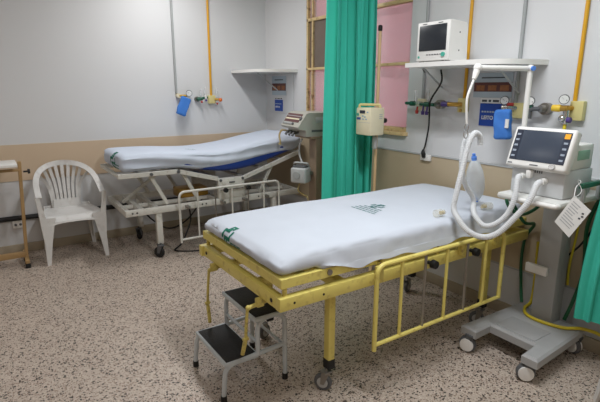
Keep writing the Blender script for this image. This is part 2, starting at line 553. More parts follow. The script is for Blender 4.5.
deck_section('leg_section', -1.922, 0.7235, -1.36, 0.7235)
deck_section('seat_section', -1.33, 0.7235, -0.92, 0.7235)
deck_section('back_section', -0.89, 0.7235, -0.07, 0.7235)
for x in (-1.895, -1.345, -0.905):
    for y in (YN + 0.027, YF - 0.027):
        MB().cyl((x, y, 0.655), (x, y, 0.708), 0.011, 10).build('deck_post', M_YELD, bed2)
MB().cyl((-1.66, YN + 0.013, 0.726), (-1.66, YN + 0.005, 0.726), 0.014, 14).build('bolt', M_STEEL, bed2)
for x in (-1.555, -0.27):
    for y in (-3.36, -2.73):
        leg = box('leg', (x - 0.020, y - 0.022, 0.165), (x + 0.020, y + 0.022, 0.606), M_YEL, bed2, 0.004)
        box('leg_sleeve', (x - 0.022, y - 0.024, 0.125), (x + 0.022, y + 0.024, 0.180), M_BLACK, leg, 0.003)
        caster(bed2, x - 0.03, y + 0.01, 0.048, 0.13, M_GREYD, M_GREYL, M_STEEL, 2.2 if y < -3 else 0.4, 0.026)
def crank(y, xe, bend, tip):
    a = V((-1.895, y, 0.578)); b = V((xe, y, 0.566))
    c = MB().tube([a, b], 0.010, 12)
    c.box((-1.955, y - 0.014, 0.558), (-1.915, y + 0.014, 0.602), 0.006)
    c.sphere(b, 0.013, 12)
    cr = c.build('crank', M_YELD, bed2)
    bend = V(bend); tip = V(tip)
    MB().tube(fillet([b + V((-0.004, 0, 0)), bend.lerp(b, 0.5) + V((-.004, 0, 0)), bend], 0.02), 0.0075, 10).build('crank_arm', M_YELD, cr)
    MB().tube([bend + V((0.012, 0, 0.002)), bend + V((-0.014, 0, -0.002))], 0.011, 10).build('hinge_pin', M_YELD, cr)
    d = tip - bend
    MB().tube([bend, bend + d * 0.25, tip], [0.007, 0.011, 0.010], 12).build('crank_handle', M_YELD, cr)
crank(-2.785, -1.96, (-1.965, -2.745, 0.355), (-1.965, -2.765, 0.240))
crank(-3.315, -1.995, (-2.002, -3.295, 0.400), (-2.002, -3.255, 0.300))
rl = guard_rail(bed2, -1.405, -0.372, -3.535, 0.290, 0.715, M_YEL, M_STEEL)
for x in (-1.37, -0.74, -0.42):
    MB().box((x - 0.018, -3.528, 0.635), (x + 0.018, -3.497, 0.70), 0.004).build('rail_bracket', M_YELD, rl)
for x in (-1.00, -0.645):
    knob_at('locking_knob', rl, (x, -3.50, 0.640), (x, -3.556, 0.640), 0.024, M_BLACK)

# mattress of the yellow bed
def wr(p, s, a, seed=0.0):
    return a * noise.noise(V((p.x * s + seed, p.y * s, p.z * s)))
def m2warp(p, u, v, w):
    x = p.x
    lift = 0.0
    if x > -0.95:
        t = (x + 0.95) / 0.85; lift = 0.004 * t * t * (3 - 2 * t)
    q = p.copy()
    q.z += lift
    if w > 0.5:
        q.z += wr(p, 3.0, 0.007) + 0.006 * math.sin(PI * v)
    side = abs(v - 0.5) > 0.49 or u < 0.01
    if 0.05 < w < 0.9 and side:
        q += V((wr(p, 14, 0.010, 3), wr(p, 14, 0.010, 9), 0))
    # the corner of the foot end is soft and rumpled
    if u < 0.22 and v < 0.18:
        q.z += wr(p, 11, 0.012, 5) * (1 - u / 0.22)
    # sheet gathers out a little where it is tucked, low on the sides
    low = 0.0
    if w < 0.55 and v < 0.01 and p.x > -1.72:
        e = min(1.0, (p.x + 1.72) * 4) * min(1.0, max(0.0, (-0.20 - p.x) * 6))
        k = (1 - w / 0.55)
        q.y = q.y * (1 - k) + k * (-3.478 - 0.021 * min(1, e * 6))
        low = (0.044 + 0.009 * math.sin(p.x * 11) + 0.006 * math.sin(p.x * 29 + 1)) * max(0.0, e - 0.2) * 1.25 * k
    if u < 0.14: q.z -= 0.020 * w * (1 - u / 0.14) ** 2
    q.z = max(q.z, 0.7505) - low
    if low > 0 and q.z < 0.753: q.y = min(q.y, -3.4900)
    if w < 0.01 and 0.01 < v < 0.04 and -1.72 < p.x < -0.20:
        q.y = min(q.y, -3.4900); q.z = 0.7505
    return q
mm = MB().pad((-1.925, -3.480, 0.750), (-0.085, -2.622, 0.838), 0.044, (72, 34, 8), m2warp)
mt2 = mm.build('mattress', M_SHEET, None, 60)
tag(mt2, 'mattress in a smooth white sheet with green print, on the yellow bed', 'mattress')

def bvh_of(o):
    bm = bmesh.new(); bm.from_mesh(o.data); bm.transform(Matrix.Translation(o.location))
    t = BVHTree.FromBMesh(bm); bm.free()
    return t

def print_on(o, tree, strokes, width, origin, right, up, cast, m, name, wrap=None):
    """lay thin printed strokes (2D polylines) on a surface, following it"""
    right = V(right).normalized(); up = V(up).normalized(); cast = V(cast).normalized()
    mb = MB(); bm = mb.bm
    for st in strokes:
        for (a, b) in zip(st, st[1:]):
            a = V((a[0], a[1])); b = V((b[0], b[1]))
            d = b - a; L = d.length
            if L < 1e-6: continue
            d /= L; nrm = V((-d.y, d.x))
            a2 = a - d * width * 0.5; b2 = b + d * width * 0.5
            n = max(1, int((b2 - a2).length / 0.008))
            prev = None
            for k in range(n + 1):
                c = a2.lerp(b2, k / n)
                row = []
                for sgn in (-1, 0, 1):
                    q = c + nrm * sgn * width / 2
                    P = V(origin) + right * q.x + up * q.y
                    if wrap:      # wrap = (x, z, radius, angle): print follows the rounded end upwards
                        ph = wrap[3] + q.y / wrap[2]
                        dr = V((math.cos(ph), 0, -math.sin(ph)))
                        P = V((wrap[0], origin[1] - q.x, wrap[1])); cast = dr
                    hit, no, _, _ = tree.ray_cast(P - cast * 0.3, cast)
                    if hit is None: row = None; break
                    if no.dot(cast) > 0: no = -no
                    row.append(bm.verts.new(hit + no * 0.0016))
                if row and prev:
                    for i in range(2):
                        bm.faces.new((prev[i], row[i], row[i + 1], prev[i + 1]))
                prev = row
    if not bm.faces: return None
    return mb.build(name, m, o, 80)

def emblem(s, kx=1.0):
    e = [[(-.5, -.14), (-.5, .16), (-.17, .16), (-.17, .5), (.2, .5), (.2, .34)],
         [(.5, .14), (.5, -.16), (.17, -.16), (.17, -.5), (-.2, -.5), (-.2, -.16), (-.02, -.16)],
         [(-.17, .16), (.04, .16), (.04, .3)]]
    return [[(x * s * kx, y * s) for x, y in st] for st in e]

def dashes(x, y, wid, rows, pitch, seed, dlen=0.02, gap=0.010):
    rnd = random.Random(seed)
    out = []
    for r in range(rows):
        t = x + (0 if r else rnd.uniform(0, wid * .2)); end = x + wid * (1 - rnd.uniform(0, .25))
        while t < end:
            l = rnd.uniform(dlen * .5, dlen * 1.5)
            out.append([(t, y - r * pitch), (min(t + l, end + .005), y - r * pitch)])
            t += l + gap * 1.6
    return out

tr2 = bvh_of(mt2)
# on the foot end
print_on(mt2, tr2, emblem(0.118, 0.74), 0.017, (0, -2.935, 0), (0, -1, 0), (0, 0, 1), (1, 0, 0), M_GREEN, 'printed_emblem', (-1.85, 0.762, 0.075, 0.62))
print_on(mt2, tr2, dashes(0.0, 0.0, 0.13, 2, 0.020, 3), 0.009, (0, -2.99, 0), (0, -1, 0), (0, 0, 1), (1, 0, 0), M_GREEN, 'printed_lines', (-1.85, 0.762, 0.075, 0.20))
# on top, read from the side of the bed
print_on(mt2, tr2, emblem(0.085), 0.012, (-0.935, -3.02, 1.0), (0.0, -1, 0), (1, 0, 0), (0, 0, -1), M_TEXTG, 'printed_emblem')
print_on(mt2, tr2, dashes(0.0, 0.0, 0.22, 4, 0.032, 8, 0.03), 0.010, (-0.995, -2.96, 1.0), (0.0, -1, 0), (1, 0, 0), (0, 0, -1), M_TEXTG, 'printed_lines')

# ------------------------------------------------------------------ white bed (back)
bed1 = thing('hospital_bed', 'white enamelled hospital bed with raised head end, against the back wall', 'bed', (-1.03, -0.52, 0))
N1, F1 = -0.90, -0.15
fr = MB()
fr.box((-1.955, N1, 0.430), (-0.12, N1 + 0.04, 0.488), 0.004); fr.box((-1.955, F1 - 0.04, 0.430), (-0.12, F1, 0.488), 0.004)
fr.box((-1.957, N1 + 0.002, 0.431), (-1.917, F1 - 0.002, 0.487), 0.004); fr.box((-0.16, N1 + 0.002, 0.431), (-0.122, F1 - 0.002, 0.487), 0.004)
for x in (-1.80, -1.66, -1.05, -0.42):
    fr.box((x - 0.022, N1 + 0.03, 0.436), (x + 0.022, F1 - 0.03, 0.480), 0.003)
fr.box((-1.93, -0.62, 0.44), (-0.14, -0.59, 0.475), 0.003)
f1 = fr.build('main_frame', M_WEN, bed1)
for x in (-1.90, -1.86, -1.24, -1.20, -0.62):
    MB().cyl((x, N1 - 0.002, 0.46), (x, N1 + 0.001, 0.46), 0.008, 10).build('bolt_hole', M_BLACK, f1)
def deck1(name, xa, za, xb, zb):
    d = MB()
    for y in (N1 + 0.018, F1 - 0.018):
        d.bar((xa, y, za), (xb, y, zb), 0.034, 0.042)
    for t in (0.03, 0.35, 0.68, 0.97):
        x = xa + (xb - xa) * t; z = za + (zb - za) * t
        d.bar((x, N1 + 0.03, z), (x, F1 - 0.03, z), 0.04, 0.022)
    return d.build(name, M_WEN, bed1)
deck1('leg_section', -1.995, 0.800, -1.46, 0.800)
deck1('thigh_section', -1.44, 0.795, -1.06, 0.688)
deck1('back_section', -0.79, 0.670, -0.10, 0.890)
MB().box((-1.065, F1 - 0.045, 0.488), (-0.785, F1 + 0.0, 0.692), 0.006).build('hip_panel', M_WEN, bed1)
hp = MB().box((-1.065, N1 - 0.012, 0.488), (-0.785, N1 + 0.045, 0.692), 0.006).build('hip_panel', M_WEN, bed1)
hh = MB().box((-0.955, N1 - 0.020, 0.640), (-0.895, N1 - 0.011, 0.655), 0.003); hh.box((-1.05, N1 - 0.015, 0.575), (-0.80, N1 - 0.011, 0.580))
hh.build('panel_slot', M_GREYD, hp)
for x, z in ((-1.045, 0.675), (-0.805, 0.675), (-1.46, 0.80), (-1.71, 0.80)):
    MB().cyl((x, N1 + 0.002, z), (x, N1 - 0.020, z), 0.014, 12).build('pivot_bolt', M_GREYD, bed1)
for (xa, za, xb, zb) in ((-1.71, 0.79, -1.56, 0.492), (-1.40, 0.775, -1.25, 0.49), (-0.42, 0.775, -0.58, 0.49)):
    for y in (N1 + 0.06, F1 - 0.06):
        MB().bar((xa, y, za), (xb, y, zb), 0.022, 0.034).build('strut', M_WEN, bed1)
MB().bar((-1.88, -0.45, 0.47), (-1.45, -0.45, 0.77), 0.02, 0.03).build('strut', M_WEN, bed1)
MB().box((-1.35, -0.60, 0.47), (-1.05, -0.38, 0.56), 0.01).build('crank_housing', M_BRASS, bed1)
for x in (-1.66, -0.42):
    for y in (-0.862, -0.19):
        box('leg', (x - 0.027, y - 0.027, 0.13), (x + 0.027, y + 0.027, 0.436), M_WEN, bed1, 0.004)
        caster(bed1, x - 0.02, y - 0.02, 0.052, 0.14, M_BLACK, M_BLACK, M_GREYD, 2.3 if y < -.5 else .9, 0.03)
rl1 = guard_rail(bed1, -1.495, -0.425, -0.985, 0.165, 0.622, M_WEN, M_STEEL, 0.0115)
for x in (-1.40, -1.04, -0.80, -0.55):
    MB().box((x - 0.015, -0.977, 0.45), (x + 0.015, -0.898, 0.475), 0.003).build('rail_bracket', M_STEEL, rl1)
for x in (-1.035, -0.79):
    knob_at('locking_knob', rl1, (x, -0.975, 0.592), (x, -1.02, 0.592), 0.024, M_BLACK)

def curve1(x):
    """height of the platform under the mattress"""
    pts = [(-2.1, 0.824), (-1.50, 0.828), (-1.40, 0.828), (-1.10, 0.756), (-0.85, 0.744), (-0.62, 0.776), (-0.35, 0.855), (-0.10, 0.930), (0.05, 0.975)]
    for (xa, za), (xb, zb) in zip(pts, pts[1:]):
        if xa <= x <= xb:
            t = (x - xa) / (xb - xa)
            return za + (zb - za) * t
    return pts[-1][1] if x > 0 else pts[0][1]
def curve1s(x):
    return sum(curve1(x + d) for d in (-.12, -.08, -.04, 0, .04, .08, .12)) / 7
def top1(x):
    pts = [(-2.1, 0.972), (-1.95, 0.980), (-1.60, 0.985), (-1.30, 0.962), (-1.05, 0.950), (-0.85, 0.968), (-0.60, 1.020), (-0.20, 1.078), (0.1, 1.11)]
    x = max(-2.1, min(0.1, x)); r = 0
    for d in (-.1, -.05, 0, .05, .1):
        xx = max(-2.1, min(0.1, x + d))
        for (xa, za), (xb, zb) in zip(pts, pts[1:]):
            if xa <= xx <= xb:
                r += za + (zb - za) * (xx - xa) / (xb - xa); break
    return r / 5
def mwarp(amp):
    def f(p, u, v, w):
        q = p.copy()
        c = curve1s(p.x)
        q.z = c + p.z / 0.134 * (top1(p.x) - c)
        if w > 0.5 and amp: q.z += wr(p, 3.2, 0.012, 2)
        return q
    return f
M1 = ((-1.965, -0.895, 0.0), (-0.085, -0.17, 0.13))
bl = MB().pad((M1[0][0] + .01, M1[0][1] + .008, 0.004), (M1[1][0] - .01, M1[1][1] - .008, 0.118), 0.05, (60, 18, 8), mwarp(0)).build('mattress', M_BLUEM, None, 60)
tag(bl, 'blue mattress under a pale bluish white sheet, on the white bed', 'mattress')
def s1warp(p, u, v, w):
    q = p.copy()
    # the sheet rides up along the middle and head so the blue mattress shows
    rise = 0.0
    if -1.25 < p.x < -0.20:
        rise = 0.040 * math.sin(PI * (p.x + 1.25) / 1.05) ** 0.7
    q.z = rise + q.z * (1 - rise / 0.134)
    c = curve1s(p.x)
    q.z = c + q.z / 0.134 * (top1(p.x) - c)
    if w > 0.5: q.z += wr(p, 3.2, 0.008, 2) + 0.004 * math.sin(PI * v)
    if 0.1 < w < 0.9 and (v < 0.01): q.y += 0.010 * math.sin(w * 9 + p.x * 5) + wr(p, 9, 0.012, 4)
    if 0.05 < w < 0.9 and u < 0.01: q.x += wr(p, 12, 0.016, 7)
    q.z = max(q.z, curve1s(p.x) + 0.001)
    return q
sh1 = MB().pad((M1[0][0] - .004, M1[0][1] - .006, 0.002), (M1[1][0] + .004, M1[1][1] + .006, 0.134), 0.055, (72, 24, 10), s1warp).build('sheet', M_SHEET2, bl, 60)
def bvh_child(o):
    bm = bmesh.new(); bm.from_mesh(o.data); bm.transform(Matrix.Translation(o.parent.location))
    t = BVHTree.FromBMesh(bm); bm.free(); return t
tr1 = bvh_child(sh1)
print_on(sh1, tr1, emblem(0.13), 0.02, (-2.0, -0.62, 0.915), (0, -1, 0), (0, 0, 1), (1, 0, -.1), M_GREEN, 'printed_emblem')
print_on(sh1, tr1, dashes(0, 0, 0.17, 3, 0.026, 5), 0.010, (-2.0, -0.69, 0.890), (0, -1, 0), (0, 0, 1), (1, 0, -.1), M_GREEN, 'printed_lines')
print_on(sh1, tr1, dashes(0, 0, 0.17, 3, 0.03, 6), 0.007, (-1.20, -0.56, 1.2), (0, -1, 0), (1, 0, 0), (0, 0, -1), M_TEXTG, 'printed_lines')

# ------------------------------------------------------------------ two-step stool
stool = thing('step_stool', 'two-step stool with black treads and grey tube frame, by the yellow bed\'s foot', 'step stool', (-1.87, -2.965, 0))
for (x0, x1, z) in ((-2.055, -1.865, 0.215), (-1.885, -1.695, 0.415)):
    f = MB()
    f.box((x0, -3.165, z - 0.026), (x1, -2.765, z - 0.004), 0.004)
    tr = f.build('step_frame', M_SILV, stool)
    MB().box((x0 + 0.012, -3.151, z - 0.006), (x1 - 0.010, -2.779, z), 0.002).build('tread', M_TREAD, tr)
for y in (-3.155, -2.775):
    side = MB()
    side.tube(fillet([(-2.065, y, 0.03), (-2.05, y, 0.195), (-1.70, y, 0.215)], 0.055, 8), 0.0125, 12)
    side.tube(fillet([(-1.865, y, 0.205), (-1.865, y, 0.400), (-1.70, y, 0.400), (-1.70, y, 0.03)], 0.075, 10), 0.0125, 12)
    s = side.build('side_frame', M_SILV, stool)
    rf = MB()
    rf.cyl((-2.065, y, 0.0), (-2.065, y, 0.035), 0.016, 12); rf.build('rubber_foot', M_BLACK, s)
    rf = MB(); rf.cyl((-1.70, y, 0.0), (-1.70, y, 0.035), 0.016, 12); rf.build('rubber_foot', M_BLACK, s)
cb = MB()
cb.cyl((-1.865, -3.155, 0.27), (-1.865, -2.775, 0.27), 0.009, 10); cb.cyl((-1.70, -3.155, 0.20), (-1.70, -2.775, 0.20), 0.009, 10)
cb.build('cross_bar', M_SILV, stool)

# ------------------------------------------------------------------ white plastic chair
def make_chair(label):
    ch = thing('plastic_chair', label, 'chair', (0, 0, 0), 'moulded white plastic chairs')
    T = 0.014
    # seat: dished, with rounded corners and a rolled front edge
    def seatf(u, v):
        y = -0.24 + 0.44 * v
        hw = 0.245 - 0.045 * v
        x = (u * 2 - 1) * hw
        z = 0.435 - 0.020 * math.sin(PI * min(1, v * 1.1)) * math.cos((u - .5) * PI) - 0.012 * v
        if v < 0.12: z -= 0.05 * ((0.12 - v) / 0.12) ** 2
        e = abs(u * 2 - 1)
        if e > 0.9: z += 0.012 * ((e - 0.9) / 0.1)
        return V((x, y, z))
    MB().grid(seatf, 22, 22).build('seat', M_CHAIR, ch, 50, T)
    ap = MB()
    def apf(u, v):
        s = (u * 2 - 1)
        return V((s * 0.238, -0.243 - 0.004 * v, 0.385 - 0.03 * (v) * (0.4 + 1.1 * abs(s) ** 3)))
    ap.grid(apf, 20, 4).build('apron', M_CHAIR, ch, 50, 0.010)
    # back: arch band, running down into the arms
    def arch(t):  # t 0..1 from the left arm tip over the top to the right arm tip
        a = PI * (1 - t)
        x = 0.285 * math.cos(a)
        hgt = math.sin(a)
        z = 0.615 + 0.258 * hgt ** 0.62
        y = -0.235 + 0.44 * min(1, hgt ** 0.50) + 0.055 * max(0, (z - 0.64) / 0.26)
        return V((x, y, z))
    N = 48
    secs = []
    for i in range(N + 1):
        t = i / N
        p = arch(t); d = (arch(min(1, t + .01)) - arch(max(0, t - .01))).normalized()
        a = PI * (1 - t)
        k = math.sin(a)
        # inner direction: towards the chair's middle for the arms, downwards for the back
        inn = (V((0, p.y, p.z - 0.12)) - p); inn = inn - d * inn.dot(d)
        flat = V((-math.copysign(1, p.x) if abs(p.x) > 1e-3 else 0, 0, 0)); flat = flat - d * flat.dot(d)
        ww = min(1, k * 1.5)
        inn = (flat.normalized() * (1 - ww) if flat.length > .1 else V((0, 0, 0))) + inn.normalized() * ww
        inn.normalize()
        nn = d.cross(inn).normalized()
        w_ = 0.048
        secs.append([p + nn * T / 2, p + inn * w_ + nn * T / 2, p + inn * w_ - nn * T / 2, p - nn * T / 2])
    MB().loft(secs).build('arch', M_CHAIR, ch, 50)
    # fan of slats between the seat and the arch
    def back_pt(x, z):
        y = 0.205 + 0.06 * max(0, (z - 0.45) / 0.42) - 0.9 * x * x
        return V((x, y, z))
    for k in range(-3, 4):
        top_t = 0.5 + k * 0.066
        tp = arch(top_t) + V((0, -0.004, -0.03))
        b0 = back_pt(k * 0.035, 0.425); b1 = back_pt(k * 0.035, 0.52); b2 = back_pt(k * 0.040, 0.66)
        path = smooth_path([b0, b1, b2, tp], 5)
        sl = []
        for i, p in enumerate(path):
            f = i / (len(path) - 1)
            hw = 0.0105 + 0.005 * f
            sl.append([p + V((-hw, -0.005, 0)), p + V((hw, -0.005, 0)), p + V((hw, 0.005, 0)), p + V((-hw, 0.005, 0))])
        MB().loft(sl).build('slat', M_CHAIR, ch, 50)
    lo = MB()
    lo.grid(lambda u, v: back_pt((u * 2 - 1) * (0.125 - .012 * v), 0.415 + 0.085 * v + 0.0 * u) + V((0, -.006, 0)), 10, 4)
    lo.build('back_base', M_CHAIR, ch, 50, 0.012)
    # outer stays of the back (wide ribbons either side, from the arch down to the seat)
    for s in (-1, 1):
        tp = arch(0.5 + s * 0.30) + V((0, 0.0, -0.02))
        path = smooth_path([back_pt(s * 0.115, 0.425) + V((0, .004, 0)), back_pt(s * 0.118, 0.52), back_pt(s * 0.142, 0.64), tp], 6)
        MB().loft([[p + V((-.016, -.006, 0)), p + V((.016, -.006, 0)), p + V((.016, .006, 0)), p + V((-.016, .006, 0))] for p in path]).build('stay', M_CHAIR, ch, 50)
    # legs: angled channels, wide at the seat and narrow at the floor
    for s in (-1, 1):
        L = []
        for (z, x, y, w1, w2) in ((0.0, 0.262, -0.262, .030, .026), (0.20, 0.260, -0.25, .060, .055), (0.36, 0.272, -0.245, .105, .10), (0.425, 0.275, -0.243, .125, .12), (0.43, 0.276, -0.243, .05, .09), (0.50, 0.281, -0.240, .040, .070), (0.617, 0.292, -0.238, .034, .060)):
            x *= s
            pts = [V((x, y, z)), V((x - s * w1, y, z)), V((x - s * w1, y + T, z)), V((x - s * T, y + T, z)), V((x - s * T, y + w2, z)), V((x, y + w2, z))]
            L.append(pts)
        MB().loft(L).build('leg', M_CHAIR, ch, 50)
        L = []
        for (z, x, y, w1, w2) in ((0.0, 0.238, 0.262, .030, .028), (0.22, 0.222, 0.240, .044, .05), (0.40, 0.210, 0.222, .062, .085), (0.445, 0.206, 0.215, .066, .09)):
            x *= s
            pts = [V((x, y, z)), V((x - s * w1, y, z)), V((x - s * w1, y - T, z)), V((x - s * T, y - T, z)), V((x - s * T, y - w2, z)), V((x, y - w2, z))]
            L.append(pts)
        MB().loft(L).build('leg', M_CHAIR, ch, 50)
    return ch
chair = make_chair('white moulded plastic armchair by the back wall, left of the white bed')
chair.location = (-2.327, -0.295, 0)

# ------------------------------------------------------------------ overbed table at the left
ot = thing('overbed_table', 'overbed table with pale top and tan steel frame, left of the plastic chair', 'table', (-3.0, -0.4, 0))
box('table_top', (-3.42, -0.55, 0.905), (-2.715, -0.22, 0.930), M_WPL, ot, 0.004)
t = MB(); t.box((-3.40, -0.415, 0.85), (-2.70, -0.385, 0.872), 0.003); t.box((-3.40, -0.41, 0.865), (-3.36, -0.39, 0.907), 0.003); t.box((-2.95, -0.41, 0.865), (-2.91, -0.39, 0.907), 0.003)
t.build('top_rail', M_TANT, ot)
t = MB(); t.bar((-2.692, -0.40, 0.935), (-2.735, -0.40, 0.06), 0.026, 0.028); pst = t.build('post', M_TANT, ot)
MB().tube([(-2.672, -0.40, 0.843), (-2.640, -0.40, 0.843), (-2.638, -0.40, 0.843), (-2.620, -0.40, 0.843)], [0.008, 0.008, 0.022, 0.020], 12).build('locking_knob', M_BLACK, pst)
box('base_bar', (-3.42, -0.42, 0.075), (-2.74, -0.38, 0.125), M_TANT, ot, 0.004)
for y0 in (-0.40,):
    ft = MB(); ft.bar((-2.737, -0.52, 0.055), (-2.737, -0.26, 0.085), 0.034, 0.035); f = ft.build('foot', M_TANT, ot)
    box('rubber_foot', (-2.757, -0.525, 0.0), (-2.717, -0.475, 0.042), M_BLACK, f, 0.004)
    box('rubber_foot', (-2.757, -0.30, 0.0), (-2.717, -0.255, 0.07), M_BLACK, f, 0.004)
ft = MB(); ft.bar((-3.38, -0.52, 0.055), (-3.38, -0.26, 0.085), 0.034, 0.035); f = ft.build('foot', M_TANT, ot)
box('rubber_foot', (-3.40, -0.525, 0.0), (-3.36, -0.475, 0.042), M_BLACK, f, 0.004)

# ------------------------------------------------------------------ things on the back wall
tag(MB().tube([(-4.6, -0.024, 0.365), (-1.55, -0.024, 0.335), (-0.8, -0.024, 0.335)], 0.024, 10).build('wall_hose', M_BLACK), 'black hose running along the back wall behind the chair', 'hose')
o1 = thing('wall_outlet', 'white outlet box on the back wall below the black hose', 'outlet', (-2.755, -0.02, 0.25))
box('cover', (-2.80, -0.032, 0.25), (-2.71, 0.002, 0.325), M_WPL, o1, 0.005)
mb = MB(); 
for x in (-2.775, -2.735): mb.cyl((x, -0.036, 0.285), (x, -0.031, 0.285), 0.012, 12)
mb.build('socket', M_GREYD, o1)

def wall_pipe(name, label, a, b, r, m):
    o = tag(MB().cyl(a, b, r, 14).build(name, m), label, 'pipe')
    return o
wall_pipe('gas_pipe', 'grey vertical pipe on the back wall above the blue bag', (-1.125, -0.013, 1.50), (-1.125, -0.013, ZC), 0.012, M_GREYP)
wall_pipe('gas_pipe', 'yellow vertical pipe on the back wall above the white bed', (-0.722, -0.013, 1.475), (-0.722, -0.013, ZC), 0.0125, M_YPIPE)

def gauge(parent, c, n, r=0.028):
    """dial gauge facing n"""
    n = V(n).normalized(); c = V(c)
    g = MB().tube([c, c + n * 0.022], r, 20).build('gauge', M_GREYD, parent)
    MB().tube([c + n * 0.021, c + n * 0.0235], r * 0.86, 20).build('dial', M_PAPER, g)
    a, b = frame_from(n)
    mb = MB(); mb.bar(c + n * 0.0245, c + n * 0.0245 + (a * .7 + b * .7) * r * 0.6, 0.003, 0.001, 0); mb.bar(c + n * 0.0245 - a * r * .5 - b * r * .3, c + n * 0.0245 - a * r * .5 - b * r * .05, 0.003, 0.001, 0)
    mb.build('needle', M_INK, g)
    return g

# vacuum regulator with a blue bag, back wall
vr = thing('vacuum_regulator', 'vacuum regulator with round dial holding a blue bag, on the back wall', 'gas regulator', (-1.056, -0.02, 1.44))
MB().cyl((-1.11, 0.002, 1.475), (-1.11, -0.05, 1.475), 0.024, 16).build('valve_body', M_CREAM, vr)
MB().cyl((-1.105, -0.04, 1.475), (-1.02, -0.055, 1.475), 0.012, 10).build('coupling', M_BRASS, vr)
gauge(vr, (-0.998, -0.056, 1.500), (-0.35, -1, -0.05), 0.034)
bg = MB().pad((-0.055, -0.032, -0.20), (0.055, 0.02, 0.0), 0.018, (8, 6, 14), lambda p, u, v, w: Matrix.Rotation(0.40, 3, 'Y').to_4x4() @ (p + V((wr(p, 20, .01), wr(p, 20, .006, 5), 0))))
bmesh.ops.translate(bg.bm, verts=bg.bm.verts, vec=(-1.048, -0.098, 1.456))
tag(bg.build('hanging_bag', M_BAG, None, 50), 'blue cloth bag hanging tilted from the regulator on the back wall', 'bag')

# oxygen manifold: green coupling with flow tubes, back wall
om = thing('oxygen_manifold', 'green gas coupling with small flow tubes on the back wall left of the yellow pipe', 'gas regulator', (-0.86, -0.03, 1.42))
mb = MB(); mb.cyl((-0.895, 0.002, 1.435), (-0.895, -0.03, 1.435), 0.028, 18); mb.build('wall_flange', M_STEEL, om)
mb = MB(); mb.tube([(-0.895, -0.02, 1.435), (-0.895, -0.06, 1.436), (-0.79, -0.065, 1.455)], 0.014, 10); mb.cyl((-0.905, -0.055, 1.433), (-0.85, -0.063, 1.444), 0.020, 12)
mb.build('green_coupling', M_GRNP, om)
for x, zz in ((-0.866, 1.435), (-0.815, 1.452)):
    MB().cyl((x, -0.066, zz + 0.015), (x, -0.066, zz + 0.10), 0.010, 12).build('flow_tube', M_GLASS, om)
    MB().sphere((x + .004, -0.075, zz - 0.03), 0.013, 12).build('valve_knob', M_REDP if x < -.85 else M_PURP, om)
mb = MB(); mb.cyl((-0.812, -0.066, 1.44), (-0.812, -0.066, 1.48), 0.016, 12); mb.build('fitting', M_WPL, om)
# yellow air box, back wall
ab = thing('air_valve', 'pale yellow valve box with orange knob under the yellow pipe on the back wall', 'gas regulator', (-0.72, -0.03, 1.39))
box('valve_box', (-0.765, -0.055, 1.385), (-0.685, 0.002, 1.475), M_YBOX, ab, 0.008)
mb = MB(); mb.cyl((-0.70, -0.05, 1.43), (-0.655, -0.062, 1.43), 0.014, 12); mb.build('fitting', M_BRASS, ab)
MB().sphere((-0.635, -0.066, 1.425), 0.022, 12).build('valve_knob', mat('orange_plastic', rgb(226, 110, 40), .4), ab)
MB().cyl((-0.672, -0.06, 1.45), (-0.672, -0.06, 1.55), 0.010, 12).build('flow_tube', M_GLASS, ab)
MB().sphere((-0.677, -0.072, 1.385), 0.011, 10).build('drain_knob', M_REDP, ab)

# ------------------------------------------------------------------ wall shelves
def shelf(label, outline, z, group, braces):
    t = thing('wall_shelf', label, 'shelf', (-0.2, sum(p[1] for p in outline) / len(outline), z))
    MB().prism([(x, y, z) for x, y in outline], (0, 0, 0.030)).build('board', M_WPL, t)
    for (y, yw, zw) in braces:
        MB().bar((-0.27, y, z + 0.001), (-0.004, yw, zw), 0.008, 0.012, 0.001).build('brace', M_GREYL, t)
    return t
def rounded_end(x, ya, yw):
    return [(x, ya), (x * 0.97, ya - (ya - yw) * 0.40), (x * 0.88, ya - (ya - yw) * 0.66), (x * 0.72, ya - (ya - yw) * 0.83), (x * 0.45, ya - (ya - yw) * 0.95), (0.0, yw)]
shelf('white wall shelf above the blue bed sign, in the corner over the white bed', [(0, -0.012), (-0.462, -0.012)] + rounded_end(-0.462, -0.45, -0.70), 1.722, None, [(-0.28, -0.30, 1.52)])
shelf('white wall shelf carrying the small monitor, above the yellow bed', [(0, -2.60), (-0.42, -2.69)] + rounded_end(-0.42, -3.10, -3.47), 1.692, None, [(-2.72, -2.675, 1.56), (-3.30, -3.30, 1.52)])

bb = tag(box('backing_board', (-0.008, -0.61, 1.275), (0.001, -0.10, 1.71), M_WALL, None, 0.002), 'pale grey board fixed to the wall under the corner shelf', 'board')
def info_panel(label, y0, y1, z0, z1, x):
    t = thing('information_poster', label, 'poster', (x, (y0 + y1) / 2, z0))
    box('sheet', (x - 0.004, y1, z0), (x, y0, z1), M_POST, t)
    hgt = z1 - z0; wid = y0 - y1
    box('printed_band', (x - 0.0052, y1 + 0.003, z0 + hgt * 0.24), (x - 0.0038, y0 - 0.003, z0 + hgt * 0.62), M_RED, t)
    for k in range(3):
        a = y0 - wid * (0.08 + 0.31 * k)
        box('photo', (x - 0.0062, a - wid * 0.22, z0 + hgt * 0.28), (x - 0.005, a, z0 + hgt * 0.50), M_PHOTO, t)
    box('printed_title', (x - 0.0052, y1 + wid * 0.2, z0 + hgt * 0.78), (x - 0.0038, y0 - wid * 0.2, z0 + hgt * 0.83), M_INK, t)
    return t
info_panel('blue grey poster with three photos, under the corner shelf over the white bed', -0.165, -0.475, 1.475, 1.690, -0.009)
info_panel('blue grey poster with three photos, above the LEITO sign by the yellow bed', -2.955, -3.25, 1.492, 1.655, -0.001)
